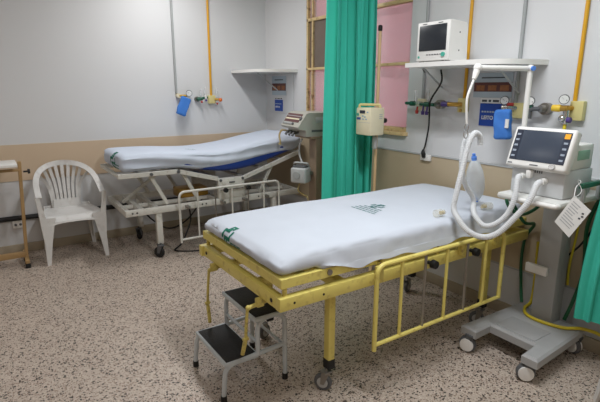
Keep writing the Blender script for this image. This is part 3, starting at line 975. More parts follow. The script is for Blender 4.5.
def bed_sign(label, y0, y1, z0, z1, x, txt, head):
    t = thing('bed_sign', label, 'sign', (x, (y0 + y1) / 2, z0))
    box('plate', (x - 0.004, y1, z0), (x, y0, z1), M_BLUE, t)
    w_ = y0 - y1
    text_mesh(txt, w_ * 0.150, (x - 0.0050, y0 - w_ * 0.08, z0 + (z1 - z0) * 0.30), (0, -1, 0), (0, 0, 1), M_PAPER, 'lettering', t, bold=0.0009)
    mb = MB()
    for k in range(9):
        a = y0 - w_ * (0.07 + 0.09 * k)
        mb.box((x - 0.0052, a - w_ * 0.065, z0 + (z1 - z0) * 0.60), (x - 0.0040, a, z0 + (z1 - z0) * 0.67))
    mb.build('small_lettering', M_POST, t)
    hd = box('header_strip', (x - 0.004, y1, z1 + 0.002), (x, y0, z1 + head), M_PAPER, t)
    mb = MB()
    for (a, b) in ((0.05, 0.22), (0.28, 0.36), (0.42, 0.62), (0.66, 0.74), (0.78, 0.95)):
        mb.box((x - 0.0050, y0 - w_ * b, z1 + head * 0.3), (x - 0.0038, y0 - w_ * a, z1 + head * 0.7))
    mb.build('header_print', M_INK, hd)
    return t
bed_sign('small blue LEITO sign under the poster in the corner over the white bed', -0.225, -0.40, 1.295, 1.425, -0.009, 'LEITO 01', 0.028)
bed_sign('blue LEITO sign partly behind the blue bag, over the yellow bed', -3.02, -3.25, 1.300, 1.452, -0.001, 'LEITO 02', 0.036)

# ------------------------------------------------------------------ right-wall pipes and gas fittings
wall_pipe('gas_pipe', 'grey vertical pipe beside the window behind the small monitor', (-0.012, -2.50, 1.45), (-0.012, -2.50, ZC), 0.0115, M_GREYP)
wall_pipe('gas_pipe', 'yellow vertical pipe passing behind the shelf over the yellow bed', (-0.012, -2.89, 1.48), (-0.012, -2.89, ZC), 0.0115, M_YPIPE)
wall_pipe('gas_pipe', 'grey vertical pipe above the right end of the long shelf', (-0.012, -3.285, 1.455), (-0.012, -3.285, ZC), 0.0115, M_GREYP)
wall_pipe('gas_pipe', 'yellow vertical pipe at the far right, right of the shelf', (-0.012, -3.66, 1.47), (-0.012, -3.66, ZC), 0.0115, M_YPIPE)

g1 = thing('oxygen_manifold', 'green gas coupling with purple knobs under the shelf left of the black cable', 'gas regulator', (-0.04, -2.52, 1.40))
box('wall_plate', (-0.030, -2.545, 1.385), (0.002, -2.46, 1.475), M_CREAM, g1, 0.006)
mb = MB(); mb.tube([(-0.06, -2.42, 1.437), (-0.065, -2.66, 1.432)], 0.012, 12); mb.cyl((-0.06, -2.37, 1.438), (-0.06, -2.43, 1.437), 0.012, 10); mb.cyl((-0.06, -2.42, 1.437), (-0.06, -2.46, 1.437), 0.019, 14); mb.cyl((-0.065, -2.57, 1.434), (-0.065, -2.62, 1.434), 0.018, 14)
mb.build('green_coupling', M_GRNP, g1)
mb = MB(); mb.cyl((-0.03, -2.505, 1.435), (-0.075, -2.505, 1.435), 0.020, 14); mb.build('hub', M_CHROME, g1)
for (y, z) in ((-2.50, 1.375), (-2.56, 1.37), (-2.60, 1.37)):
    MB().tube([(-0.065, y, 1.425), (-0.07, y, z + .012), (-0.07, y, z + .01), (-0.07, y, z - 0.015)], [0.007, 0.007, 0.014, 0.012], 12).build('valve_knob', M_PURP if y < -2.52 else M_REDP, g1)
mb = MB(); mb.cyl((0.002, -2.69, 1.435), (-0.05, -2.69, 1.435), 0.034, 18); mb.cyl((-0.05, -2.69, 1.435), (-0.075, -2.68, 1.435), 0.018, 14); mb.build('round_flange', M_STEEL, g1)
for y in (-2.475, -2.60):
    MB().cyl((-0.066, y, 1.455), (-0.066, y, 1.54), 0.010, 12).build('flow_tube', M_GLASS, g1)

g2 = thing('air_valve', 'pale yellow valve box under the yellow pipe behind the long shelf', 'gas regulator', (-0.04, -2.88, 1.38))
box('valve_box', (-0.035, -2.925, 1.385), (0.002, -2.85, 1.485), M_YBOX, g2, 0.006)
mb = MB(); mb.tube([(-0.03, -2.885, 1.44), (-0.055, -2.86, 1.44), (-0.06, -2.78, 1.441)], 0.016, 12); mb.build('fitting', M_BRASS, g2)
MB().cyl((-0.06, -2.79, 1.441), (-0.06, -2.735, 1.441), 0.019, 14).build('valve_knob', M_PURP, g2)
MB().sphere((-0.06, -2.90, 1.40), 0.012, 10).build('drain_knob', M_BRASS, g2)

g3 = thing('vacuum_regulator', 'vacuum regulator with round dial and pale yellow box, above the blue bag by the sign', 'gas regulator', (-0.05, -3.30, 1.38))
box('valve_box', (-0.04, -3.375, 1.365), (0.002, -3.275, 1.462), M_YBOX, g3, 0.008)
mb = MB(); mb.tube([(-0.035, -3.31, 1.43), (-0.075, -3.28, 1.435), (-0.08, -3.24, 1.435)], 0.014, 10); mb.cyl((-0.08, -3.265, 1.43), (-0.08, -3.265, 1.40), 0.02, 14)
mb.build('fitting', M_CHROME, g3)
MB().cyl((-0.085, -3.275, 1.452), (-0.055, -3.30, 1.452), 0.012, 10).build('red_cap', M_REDP, g3)
gauge(g3, (-0.078, -3.255, 1.478), (-1, -0.45, -0.05), 0.028)
bg = MB().pad((-0.035, -0.054, -0.19), (0.02, 0.054, 0.0), 0.018, (6, 9, 14), lambda p, u, v, w: Matrix.Rotation(-0.07, 3, 'X').to_4x4() @ (p + V((wr(p, 20, .008), wr(p, 20, .010, 5), 0))))
bmesh.ops.translate(bg.bm, verts=bg.bm.verts, vec=(-0.140, -3.295, 1.424))
bb2 = bg.build('hanging_bag', M_BAG, None, 50)
tag(bb2, 'blue cloth bag hanging from the regulator in front of the LEITO sign', 'bag')
box('paper_label', (-0.180, -3.360, 1.311), (-0.174, -3.337, 1.366), M_PAPER, bb2)

g4 = thing('oxygen_valve', 'chrome gas valve with gauge and dark round flange behind the ventilator arm', 'gas regulator', (-0.04, -3.47, 1.40))
mb = MB(); mb.cyl((0.002, -3.50, 1.432), (-0.045, -3.50, 1.432), 0.036, 20); mb.cyl((-0.045, -3.50, 1.432), (-0.075, -3.49, 1.432), 0.022, 14); mb.build('round_flange', M_STEEL, g4)
mb = MB(); mb.tube([(-0.065, -3.49, 1.432), (-0.07, -3.44, 1.43), (-0.07, -3.40, 1.40)], 0.014, 10); mb.cyl((-0.07, -3.425, 1.425), (-0.07, -3.425, 1.37), 0.014, 12); mb.build('fitting', M_GREYD, g4)
MB().cyl((-0.07, -3.44, 1.442), (-0.07, -3.405, 1.45), 0.012, 10).build('green_cap', M_GRNP, g4)
gauge(g4, (-0.066, -3.42, 1.478), (-1, -0.45, -0.05), 0.027)

g5 = thing('air_regulator', 'yellow gas regulator with white dial on a pale yellow box at the right edge', 'gas regulator', (-0.05, -3.68, 1.38))
box('valve_box', (-0.04, -3.725, 1.37), (0.002, -3.648, 1.482), M_YBOX, g5, 0.006)
mb = MB(); mb.cyl((-0.035, -3.66, 1.44), (-0.085, -3.65, 1.44), 0.016, 12); mb.cyl((-0.085, -3.665, 1.44), (-0.085, -3.625, 1.44), 0.018, 14); mb.build('fitting', M_BRASS, g5)
MB().tube([(-0.085, -3.632, 1.44), (-0.085, -3.622, 1.44), (-0.085, -3.615, 1.44), (-0.088, -3.575, 1.44)], [0.013, 0.019, 0.022, 0.019], 18).build('valve_knob', mat('bright_yellow_plastic', rgb(238, 200, 60), .4), g5)
gauge(g5, (-0.082, -3.635, 1.492), (-1, -0.45, -0.05), 0.028)
mb = MB(); mb.cyl((-0.08, -3.655, 1.43), (-0.08, -3.655, 1.35), 0.017, 12); mb.sphere((-0.085, -3.64, 1.38), 0.024, 12); mb.build('lower_valve', M_CHROME, g5)
MB().cyl((-0.09, -3.67, 1.375), (-0.09, -3.69, 1.375), 0.016, 12).build('blue_cap', M_PURP, g5)
MB().cyl((-0.08, -3.655, 1.355), (-0.08, -3.655, 1.30), 0.010, 10).build('outlet_spout', M_YELH, g5)

# monitor on the shelf
mo = thing('patient_monitor', 'small cream patient monitor with dark screen on the wall shelf', 'monitor', (-0.31, -2.9, 1.722))
my0, my1 = -2.778, -3.045
body = MB()
prof = [(-0.395, 1.728), (-0.398, 1.965), (-0.392, 1.973), (-0.25, 1.965), (-0.235, 1.95), (-0.225, 1.735), (-0.235, 1.728)]
body.prism([(x, my1, z) for x, z in prof], (0, my0 - my1, 0))
bo = body.build('body', M_WPL, mo)
box('bezel', (-0.408, my1, 1.730), (-0.392, my0, 1.972), M_WPL, mo, 0.006)
box('screen', (-0.411, -3.022, 1.792), (-0.407, -2.798, 1.952), M_SCREEN, mo, 0.001)
mb = MB()
for k in range(6): mb.box((-0.4105, -2.865 - k * 0.022 - 0.014, 1.764), (-0.407, -2.865 - k * 0.022, 1.770))
mb.build('lettering', M_GREYD, mo)
MB().cyl((-0.405, -3.005, 1.765), (-0.417, -3.005, 1.765), 0.014, 16).build('round_knob', M_TEALK, mo)
MB().cyl((-0.405, -2.80, 1.755), (-0.4105, -2.80, 1.755), 0.008, 12).build('power_key', M_TEALK, mo)
mb = MB()
for y in (-2.84, -2.97): mb.box((-0.4095, y - 0.018, 1.958), (-0.407, y + 0.018, 1.963))
mb.build('indicator_lights', M_GREYD, mo)
mb = MB()
for (x, y) in ((-0.38, -2.80), (-0.38, -3.02), (-0.25, -2.80), (-0.25, -3.02)): mb.box((x - 0.012, y - 0.012, 1.7205), (x + 0.012, y + 0.012, 1.730))
mb.build('rubber_foot', M_BLACK, mo)
for z, y in ((1.90, -3.046), (1.79, -3.046)):
    MB().cyl((-0.31, y + 0.002, z), (-0.31, y - 0.001, z), 0.005, 10).build('screw', M_GREYD, mo)

# outlet and the monitor's black cable
o2 = thing('wall_outlet', 'white outlet on the tan band behind the yellow bed, with black plug', 'outlet', (-0.02, -2.56, 0.99))
box('cover', (-0.030, -2.625, 0.995), (-0.008, -2.525, 1.045), M_WPL, o2, 0.004)
cb = MB().tube(smooth_path([(-0.06, -2.70, 1.686), (-0.045, -2.70, 1.60), (-0.10, -2.665, 1.48), (-0.11, -2.66, 1.43), (-0.10, -2.655, 1.33), (-0.06, -2.62, 1.27), (-0.035, -2.59, 1.20), (-0.035, -2.575, 1.12), (-0.045, -2.565, 1.07)], 8), 0.0065, 8)
cbo = cb.build('power_cable', M_BLACK)
tag(cbo, 'black power cable dangling from the shelf to the wall outlet', 'cable')
MB().tube([(-0.042, -2.565, 1.085), (-0.045, -2.565, 1.06), (-0.032, -2.565, 1.035), (-0.030, -2.565, 1.02)], [0.008, 0.017, 0.018, 0.016], 12).build('plug', M_BLACK, cbo)
tag(MB().tube(smooth_path([(-0.22, -2.80, 1.76), (-0.18, -2.70, 1.80), (-0.16, -2.63, 1.77), (-0.14, -2.60, 1.70), (-0.10, -2.58, 1.67)], 6), 0.005, 8).build('lead', M_GREYD), 'dark lead curling off the back of the small monitor', 'cable')

# ------------------------------------------------------------------ teal curtains
def curtain(name, label, path, z0, z1, folds, amp, flare=0.0, seed=0, kick=None):
    P = smooth_path(path, 10)
    L = [0]
    for a, b in zip(P, P[1:]): L.append(L[-1] + (b - a).length)
    def at(t):
        s = t * L[-1]
        for i in range(len(L) - 1):
            if L[i + 1] >= s:
                f = (s - L[i]) / max(1e-9, L[i + 1] - L[i]); return P[i].lerp(P[i + 1], f), (P[i + 1] - P[i]).normalized()
        return P[-1], (P[-1] - P[-2]).normalized()
    def f(u, v):
        p, d = at(u)
        n = V((-d.y, d.x, 0))
        a = amp * (0.75 + 0.35 * (1 - v)) * (0.70 + 0.42 * math.sin(u * 17.3 + seed))
        ph = 2 * PI * folds * (u + 0.012 * math.sin(u * 11 + seed) + 0.004 * math.sin(v * 4 + u * 20))
        q = p + n * a * math.sin(ph) + d * a * 0.45 * math.sin(2 * ph + .6)
        q = q + n * amp * 0.30 * math.sin(ph * 1.63 + 1.1 + 0.6 * math.sin(v * 3 + u * 6)) + n * 0.008 * math.sin(v * 5 + u * 9)
        mid, _ = at(0.5)
        q = mid + (q - mid) * (1 + flare * (1 - v)) if flare else q
        if kick is not None:
            t = max(0.0, 1 - v / 0.34); q = q + V(kick) * (1 - u) * t * (2 - t)
        zz = z0(u) if callable(z0) else z0
        return V((q.x, q.y, zz + (z1 - zz) * v))
    o = MB().grid(f, int(folds * 26), 26).build(name, M_CURT, None, 80, 0.0018)
    tag(o, label, 'curtain')
    return o
c1 = curtain('privacy_curtain', 'teal curtain bunched before the window between the two beds', [(-0.545, -1.98, 0), (-0.31, -2.0, 0), (-0.075, -1.97, 0)], 0.32, ZC - 0.06, 6, 0.078, 0.02)
c2 = curtain('privacy_curtain', 'teal curtain at the right edge beside the ventilator', [(-0.27, -4.03, 0), (-0.20, -4.07, 0), (-0.12, -4.10, 0), (-0.05, -4.12, 0)], lambda u: 0.30 - 0.05 * u, ZC - 0.06, 4, 0.026, 0.0, 2, (-0.02, 0.075, 0))
def track(label, a, b):
    t = MB(); t.box(a, b, 0.003)
    tag(t.build('curtain_track', M_GREYL), label, 'curtain rail')
track('metal curtain rail on the ceiling above the bunched teal curtain', (-2.2, -1.995, ZC - 0.06), (-0.01, -1.955, ZC))
track('metal curtain rail on the ceiling above the right-hand teal curtain', (-2.2, -4.14, ZC - 0.06), (-0.01, -4.10, ZC))

# ------------------------------------------------------------------ IV stand and infusion pump
iv = thing('drip_stand', 'tan drip stand with black top knob in front of the window', 'stand', (-0.25, -2.243, 0))
MB().cyl((-0.25, -2.243, 0.06), (-0.25, -2.243, 1.99), 0.0125, 14).build('pole', M_TAN, iv)
MB().tube([(-0.25, -2.243, 1.985), (-0.25, -2.243, 2.0), (-0.25, -2.243, 2.025), (-0.25, -2.243, 2.03)], [0.015, 0.018, 0.016, 0.009], 14).build('top_knob', M_BLACK, iv)
for k in range(4):
    a = PI / 4 + k * PI / 2
    e = V((-0.25 + 0.22 * math.cos(a), -2.243 + 0.22 * math.sin(a), 0.075))
    MB().bar((-0.25, -2.243, 0.10), e, 0.026, 0.026).build('base_leg', M_TAN, iv)
    caster(iv, e.x, e.y, 0.026, 0.075, M_BLACK, M_GREYD, M_GREYD, a, 0.018)
pu = thing('infusion_pump', 'cream infusion pump with blue keys clamped to the drip stand', 'infusion pump', (-0.34, -2.26, 1.19))
box('body', (-0.415, -2.352, 1.192), (-0.270, -2.178, 1.405), M_CREAM, pu, 0.010)
mb = MB(); mb.tube(fillet([(-0.40, -2.20, 1.40), (-0.40, -2.20, 1.428), (-0.30, -2.33, 1.428), (-0.30, -2.33, 1.40)], 0.02), 0.010, 8); mb.build('handle', M_YBOX, pu)
box('display', (-0.4180, -2.285, 1.362), (-0.414, -2.225, 1.385), M_BTN, pu)
MB().cyl((-0.414, -2.202, 1.352), (-0.419, -2.202, 1.352), 0.012, 12).build('round_key', M_TEALK, pu)
MB().box((-0.418, -2.235, 1.312), (-0.414, -2.19, 1.330), 0.003).build('blue_key', mat('blue_key', rgb(60, 90, 160), .4), pu)
mb = MB()
for (y, z) in ((-2.26, 1.342), (-2.285, 1.335), (-2.265, 1.318), (-2.30, 1.318), (-2.315, 1.372)): mb.box((-0.4175, y - 0.008, z - 0.005), (-0.414, y + 0.008, z + 0.005), 0.001)
mb.build('small_keys', mat('pale_blue_key', rgb(150, 180, 200), .4), pu)
box('door_seam', (-0.4158, -2.345, 1.290), (-0.4145, -2.185, 1.2925), M_GREYL, pu)
mb = MB()
for z in (1.35, 1.335, 1.32): mb.box((-0.325, -2.3535, z), (-0.295, -2.351, z + 0.006))
mb.build('vent_slots', M_GREYL, pu)
MB().tube([(-0.272, -2.262, 1.30), (-0.267, -2.262, 1.30)], 0.02, 12).build('clamp', M_GREYD, pu)
MB().tube([(-0.25, -2.262, 1.30), (-0.25, -2.31, 1.305), (-0.25, -2.321, 1.305), (-0.25, -2.345, 1.305)], [0.007, 0.007, 0.020, 0.018], 12).build('clamp_knob', M_BLACK, pu)
pd = MB().pad((-0.31, -2.30, 1.075), (-0.285, -2.255, 1.180), 0.010, (4, 5, 8)); 
tag(pd.build('cable_holder', M_GREYL, None, 50), 'small grey holder on the drip stand just under the infusion pump', 'holder')

# ------------------------------------------------------------------ old ventilator by the white bed
vs = thing('ventilator_stand', 'taupe post stand carrying the old beige ventilator', 'stand', (-0.24, -1.42, 0))
box('post', (-0.29, -1.46, 0.06), (-0.18, -1.34, 1.09), M_TANP, vs, 0.006)
box('top_plate', (-0.34, -1.46, 1.085), (-0.10, -1.16, 1.105), M_TANP, vs, 0.003)
box('base', (-0.42, -1.62, 0.045), (-0.06, -1.22, 0.09), M_TANP, vs, 0.01)
for (x, y) in ((-0.39, -1.59), (-0.39, -1.25), (-0.09, -1.59), (-0.09, -1.25)):
    caster(vs, x, y, 0.022, 0.05, M_BLACK, M_GREYD, M_GREYD, 0.6, 0.018)
v1 = thing('ventilator', 'old beige ventilator with a sloping dial panel, beside the white bed', 'ventilator', (-0.25, -1.25, 1.11))
VY0, VY1 = -1.03, -1.45
pr_ = [(-0.36, 1.106), (-0.36, 1.165), (-0.43, 1.175), (-0.44, 1.195), (-0.355, 1.318), (-0.33, 1.328), (-0.03, 1.328), (-0.03, 1.106)]
MB().prism([(x, VY1, z) for x, z in pr_], (0, VY0 - VY1, 0)).build('housing', mat('beige_plastic', rgb(178, 177, 168), .5), v1)
dn = V((-0.123, 0, -0.085)).normalized()
def slope(t, off): # point on the sloping face, t 0 bottom..1 top
    p = V((-0.44, 0, 1.195)).lerp(V((-0.355, 0, 1.318)), t); nn = V((-0.123, 0, 0.085)).normalized(); return p + nn * off
def slope_plate(name, y0, y1, t0, t1, th, m):
    a = slope(t0, -0.001); b = slope(t1, -0.001); c = slope(t1, th); d = slope(t0, th)
    return MB().prism([(p.x, y1, p.z) for p in (a, b, c, d)], (0, y0 - y1, 0)).build(name, m, v1)
slope_plate('dial_panel', VY0 - 0.02, VY1 + 0.06, 0.34, 0.95, 0.003, mat('maroon_panel', rgb(98, 62, 62), .5))
slope_plate('scale_strip', VY0 - 0.03, VY1 + 0.07, 0.52, 0.62, 0.0045, M_CREAM)
slope_plate('scale_strip', VY0 - 0.03, VY1 + 0.07, 0.76, 0.80, 0.0045, M_GREYL)
for k in range(7):
    y = VY0 - 0.04 - k * 0.038
    c = slope(0.20, 0.0); e = slope(0.20, 0.014)
    MB().cyl((c.x, y, c.z), (e.x, y, e.z), 0.011, 12).build('dial', M_GREYL if k < 6 else M_GREYD, v1)
mb = MB(); c = slope(0.62, 0); e = slope(0.62, 0.012); mb.cyl((c.x, VY1 + 0.045, c.z), (e.x, VY1 + 0.045, e.z), 0.018, 14); mb.build('pressure_gauge', M_GREYD, v1)
mb = MB()
for y in (-1.12, -1.20, -1.28): mb.tube([(-0.355, y, 1.135), (-0.41, y, 1.130), (-0.43, y, 1.105)], 0.013, 10)
mb.build('hose_port', M_GREYD, v1)
MB().tube(smooth_path([(-0.362, -1.045, 1.13), (-0.43, -1.03, 1.14), (-0.455, -1.02, 1.09), (-0.45, -1.03, 1.03), (-0.45, -1.02, 1.0)], 6), [0.010] * 24 + [0.016], 8).build('amber_tube', M_AMBER, v1)
box('nameplate', (-0.30, VY1 - 0.003, 1.15), (-0.10, VY1 + 0.001, 1.17), M_GREYD, v1)
MB().box((-0.26, VY1 - 0.003, 1.235), (-0.08, VY1 + 0.001, 1.285), 0.003).build('side_grille', M_GREYL, v1)
v1.rotation_euler = (0, 0, math.radians(-9))
hu = thing('humidifier', 'small grey humidifier box fixed to the ventilator post', 'humidifier', (-0.36, -1.36, 0.68))
RM = Matrix.Translation((-0.395, -1.355, 0.745)) @ Matrix.Rotation(math.radians(30), 4, 'Z')
MB().box((-0.075, -0.085, -0.085), (0.06, 0.08, 0.065), 0.02, 3, RM).build('body', M_GREYL, hu)
MB().tube([RM @ V((-0.074, 0.01, -.005)), RM @ V((-0.086, 0.01, -.005))], 0.036, 18).build('control_dial', M_GREYP, hu)
MB().box((-0.055, -0.065, 0.058), (0.05, 0.065, 0.085), 0.01, 2, RM).build('chamber_base', M_GREYD, hu)
MB().tube(fillet([RM @ V((0.03, -0.07, 0.07)), RM @ V((-0.02, -0.085, 0.11)), RM @ V((-0.05, 0.05, 0.115)), RM @ V((0.0, 0.07, 0.07))], .03), 0.009, 8).build('handle', M_GREYL, hu)
mb = MB(); mb.box((-0.335, -1.42, 0.735), (-0.2915, -1.37, 0.77), 0.004); mb.build('mounting_bracket', M_STEEL, hu)
tag(MB().tube(smooth_path([(-0.41, -1.36, 0.66), (-0.42, -1.34, 0.58), (-0.36, -1.34, 0.53), (-0.33, -1.38, 0.50), (-0.35, -1.42, 0.35), (-0.30, -1.50, 0.22)], 6), 0.006, 8).build('air_tube', M_AMBER), 'thin yellow tube hanging below the grey humidifier box', 'tube')
tag(MB().tube(smooth_path([(-0.352, -1.31, 1.075), (-0.352, -1.27, 1.02), (-0.345, -1.25, 0.93), (-0.345, -1.28, 0.87), (-0.36, -1.33, 0.845)], 8), 0.009, 10).build('breathing_hose', M_GREY), 'grey hose between the old ventilator and the grey humidifier', 'hose')

# ------------------------------------------------------------------ ventilator cart and ventilator by the yellow bed
vc = thing('ventilator_cart', 'grey wheeled ventilator cart with H shaped base beside the yellow bed', 'cart', (-0.36, -3.72, 0))
base = MB()
zb0, zb1 = 0.108, 0.162
out = [(-0.645, -3.485), (-0.08, -3.50), (-0.08, -3.93), (-0.642, -3.965), (-0.645, -3.875), (-0.50, -3.860), (-0.50, -3.585), (-0.645, -3.590)]
def inset(poly, d):
    c = V((sum(p[0] for p in poly) / len(poly), sum(p[1] for p in poly) / len(poly)))
    n = len(poly); res = []
    for i in range(n):
        a = V(poly[i - 1]); b = V(poly[i]); e = V(poly[(i + 1) % n])
        n1 = V((-(b - a).y, (b - a).x)).normalized(); n2 = V((-(e - b).y, (e - b).x)).normalized()
        area = sum(poly[k - 1][0] * poly[k][1] - poly[k][0] * poly[k - 1][1] for k in range(n))
        s = 1 if area > 0 else -1
        bis = (n1 + n2); bis = bis / max(0.3, bis.dot(n1)) if bis.length > 1e-6 else n1
        res.append(b + bis * d * s)
    return res
A = [(p[0], p[1], zb0) for p in out]; B = [(p[0], p[1], zb1 - 0.012) for p in out]; C_ = [(p[0], p[1], zb1) for p in inset(out, 0.012)]
base.loft([A, B, C_])
base.build('base', M_GREY, vc, 30)
mb = MB(); mb.box((-0.47, -3.845, zb1 - .002), (-0.30, -3.60, zb1 + 0.004), 0.002); mb.build('base_cover', M_GREY, vc)
for (x, y, a) in ((-0.634, -3.532, 1.9), (-0.617, -3.894, 2.25), (-0.115, -3.895, 1.2), (-0.12, -3.54, 1.0)):
    caster(vc, x, y, 0.050, 0.115, M_GREYD, M_WPL, M_GREYD, a, 0.030, 0.80, 0.011)
box('column', (-0.20, -3.785, zb1 - 0.002), (-0.085, -3.655, 0.955), M_GREY, vc, 0.008)
MB().box((-0.225, -3.735, 0.455), (-0.197, -3.600, 0.510), 0.006).build('column_clamp', M_WPL, vc)
tr_ = MB(); tr_.box((-0.565, -3.932, 0.958), (-0.06, -3.578, 0.992), 0.014); tr_.build('tray', mat('tray_plastic', rgb(212, 212, 208), .42), vc)
MB().tube(fillet([(-0.555, -3.70, 0.975), (-0.582, -3.70, 0.975), (-0.582, -3.920, 0.975), (-0.555, -3.920, 0.975)], 0.02, 8), 0.014, 12).build('handle_bar', M_WPL, vc)
arm = MB()
AX, AY = -0.33, -3.556
arm.cyl((AX, AY, 0.97), (AX, AY, 1.655), 0.0150, 16); arm.sphere((AX, AY, 1.66), 0.021, 16)
arm_o = arm.build('support_arm', M_WPL, vc)
E1 = V((-0.652, -3.45, 1.660))
mb = MB(); mb.cyl((AX, AY, 1.66), E1, 0.0145, 14); mb.sphere(E1, 0.023, 14); mb.build('boom', M_WPL, arm_o)
MB().tube([(AX - .012, AY - 0.02, 1.66), (AX - .016, AY - 0.03, 1.66)], 0.013, 14).build('joint_cap', M_BLUEC, arm_o)
E2 = V((-0.675, -3.45, 1.600))
MB().tube([E1, E1.lerp(E2, .5), E2], [0.019, 0.017, 0.012], 12).build('elbow', M_WPL, arm_o)
HK = V((-0.705, -3.45, 1.362))
MB().tube(smooth_path([E2, E2 + V((-0.02, 0.0, -0.04)), V((-0.720, -3.45, 1.49)), HK], 6), 0.0065, 8).build('hanger_rod', M_WPL, arm_o)
hk = MB(); 
hk.tube([V((HK.x, HK.y, HK.z - 0.018)) + V((0.016 * math.cos(a), 0.0, 0.020 * math.sin(a))) for a in [k * 2 * PI / 16 for k in range(16)]], 0.003, 6, closed=True)
hk.tube([V((HK.x, HK.y, HK.z - 0.055)) + V((0.0, 0.014 * math.cos(a), 0.022 * math.sin(a))) for a in [k * 2 * PI / 16 for k in range(16)]], 0.003, 6, closed=True)
hk.build('hook', M_CHROME, arm_o)
sr = MB().box((-0.42, -3.962, 1.055), (-0.06, -3.940, 1.082), 0.004).build('side_rail', M_GRNP, vc)
for x in (-0.34, -0.18):
    MB().box((x - 0.012, -3.941, 0.97), (x + 0.012, -3.922, 1.075), 0.003).build('rail_post', M_GREYL, sr)

vn = thing('ventilator', 'white ventilator with large slate touch screen on the wheeled cart', 'ventilator', (-0.32, -3.75, 0.993))
MB().box((-0.485, -3.90, 0.993), (-0.20, -3.605, 1.140), 0.012).build('lower_unit', mat('silver_grey_plastic', rgb(204, 207, 209), .42), vn)
MB().box((-0.43, -3.895, 1.138), (-0.21, -3.61, 1.270), 0.014).build('upper_unit', M_WPL, vn)
mb = MB(); mb.box((-0.38, -3.898, 1.19), (-0.26, -3.894, 1.24), .001); mb.build('side_reflection', mat('pale_green_reflection', rgb(150, 190, 170), .5), vn)  # greenish reflection on the unit's side, painted as a pale green patch
# tilted screen head
SC = V((-0.472, -3.752, 1.243)); tilt = math.radians(20)
RS = Matrix.Translation(SC) @ Matrix.Rotation(tilt, 4, 'Y')
def sbox(name, lo, hi, m, bev, par): return MB().box(lo, hi, bev, 3, RS).build(name, m, par)
hd = sbox('screen_head', (-0.022, -0.165, -0.113), (0.040, 0.165, 0.110), M_WPL, 0.014, vn)
sbox('screen', (-0.0245, -0.148, -0.078), (-0.0215, 0.148, 0.090), M_SCREEN2, 0.001, hd)
sbox('key_column', (-0.0258, 0.112, -0.074), (-0.0240, 0.146, 0.086), M_BTN, 0, hd)
sbox('key_column', (-0.0258, -0.146, -0.074), (-0.0240, -0.112, 0.086), M_BTN, 0, hd)
for k in range(5):
    sbox('touch_key', (-0.0272, 0.120, 0.058 - k * 0.030), (-0.0255, 0.140, 0.068 - k * 0.030), M_BTNL, 0, hd)
    if k: sbox('touch_key', (-0.0272, -0.140, 0.058 - k * 0.030), (-0.0255, -0.120, 0.068 - k * 0.030), M_BTNL, 0, hd)
sbox('alarm_key', (-0.0272, -0.143, 0.056), (-0.0255, -0.115, 0.082), M_ORANGE, 0, hd)
mb = MB(); mb.tube([RS @ V((-0.021, -0.098, -0.094)), RS @ V((-0.036, -0.098, -0.094))], 0.015, 18); mb.build('rotary_knob', M_CHROME, hd)
sbox('lettering', (-0.0232, -0.02, -0.099), (-0.0215, 0.025, -0.093), M_GREYD, 0, hd)
sbox('lettering', (-0.0232, 0.125, -0.099), (-0.0215, 0.150, -0.093), M_GREYD, 0, hd)
for (y, z) in ((-3.683, 1.092), (-3.80, 1.078)):
    MB().tube([(-0.48, y, z), (-0.525, y, z)], 0.017, 14).build('hose_port', M_WPL, vn)
MB().box((-0.520, -3.735, 1.085), (-0.484, -3.706, 1.130), 0.008).build('water_trap', M_WPL, vn)
mb = MB()
for k in range(6): mb.box((-0.4875, -3.78 + k * 0.012, 1.115), (-0.484, -3.775 + k * 0.012, 1.13))
mb.build('front_grille', M_GREYD, vn)

# breathing hoses
def corrugated(path, r, n=6):
    P = smooth_path(path, n)
    # resample evenly
    L = [0]
    for a, b in zip(P, P[1:]): L.append(L[-1] + (b - a).length)
    step = 0.0045; N = int(L[-1] / step); out = []; i = 0
    for k in range(N + 1):
        s = L[-1] * k / N
        while i < len(L) - 2 and L[i + 1] < s: i += 1
        out.append(P[i].lerp(P[i + 1], (s - L[i]) / max(1e-9, L[i + 1] - L[i])))
    return out, [r * (1.0 if k % 2 else 0.86) for k in range(N + 1)]
pa, ra = corrugated([(-0.535, -3.683, 1.092), (-0.575, -3.700, 1.078), (-0.622, -3.722, 0.985), (-0.640, -3.700, 0.895), (-0.668, -3.652, 0.836), (-0.690, -3.600, 0.822), (-0.675, -3.53, 0.862), (-0.610, -3.470, 0.882), (-0.560, -3.435, 0.890), (-0.560, -3.422, 0.930), (-0.638, -3.420, 1.020), (-0.680, -3.420, 1.131), (-0.678, -3.420, 1.235), (-0.650, -3.420, 1.285), (-0.630, -3.421, 1.295)], 0.0155)
h1 = tag(MB().tube(pa, ra, 12).build('breathing_hose', M_HOSE, None, 20), 'milky breathing hose from the ventilator\'s left port, the inner of two loops', 'hose')
pb, rb = corrugated([(-0.535, -3.80, 1.078), (-0.585, -3.81, 1.065), (-0.640, -3.815, 0.995), (-0.672, -3.770, 0.905), (-0.72, -3.712, 0.812), (-0.775, -3.66, 0.785), (-0.818, -3.60, 0.810), (-0.820, -3.535, 0.860), (-0.795, -3.478, 0.905), (-0.780, -3.475, 0.978), (-0.746, -3.475, 1.115), (-0.706, -3.475, 1.262), (-0.662, -3.475, 1.313), (-0.615, -3.475, 1.292), (-0.604, -3.475, 1.245)], 0.0165)
h2 = tag(MB().tube(pb, rb, 12).build('breathing_hose', M_HOSE, None, 20), 'milky breathing hose from the ventilator\'s right port, the outer, lowest drooping loop', 'hose')
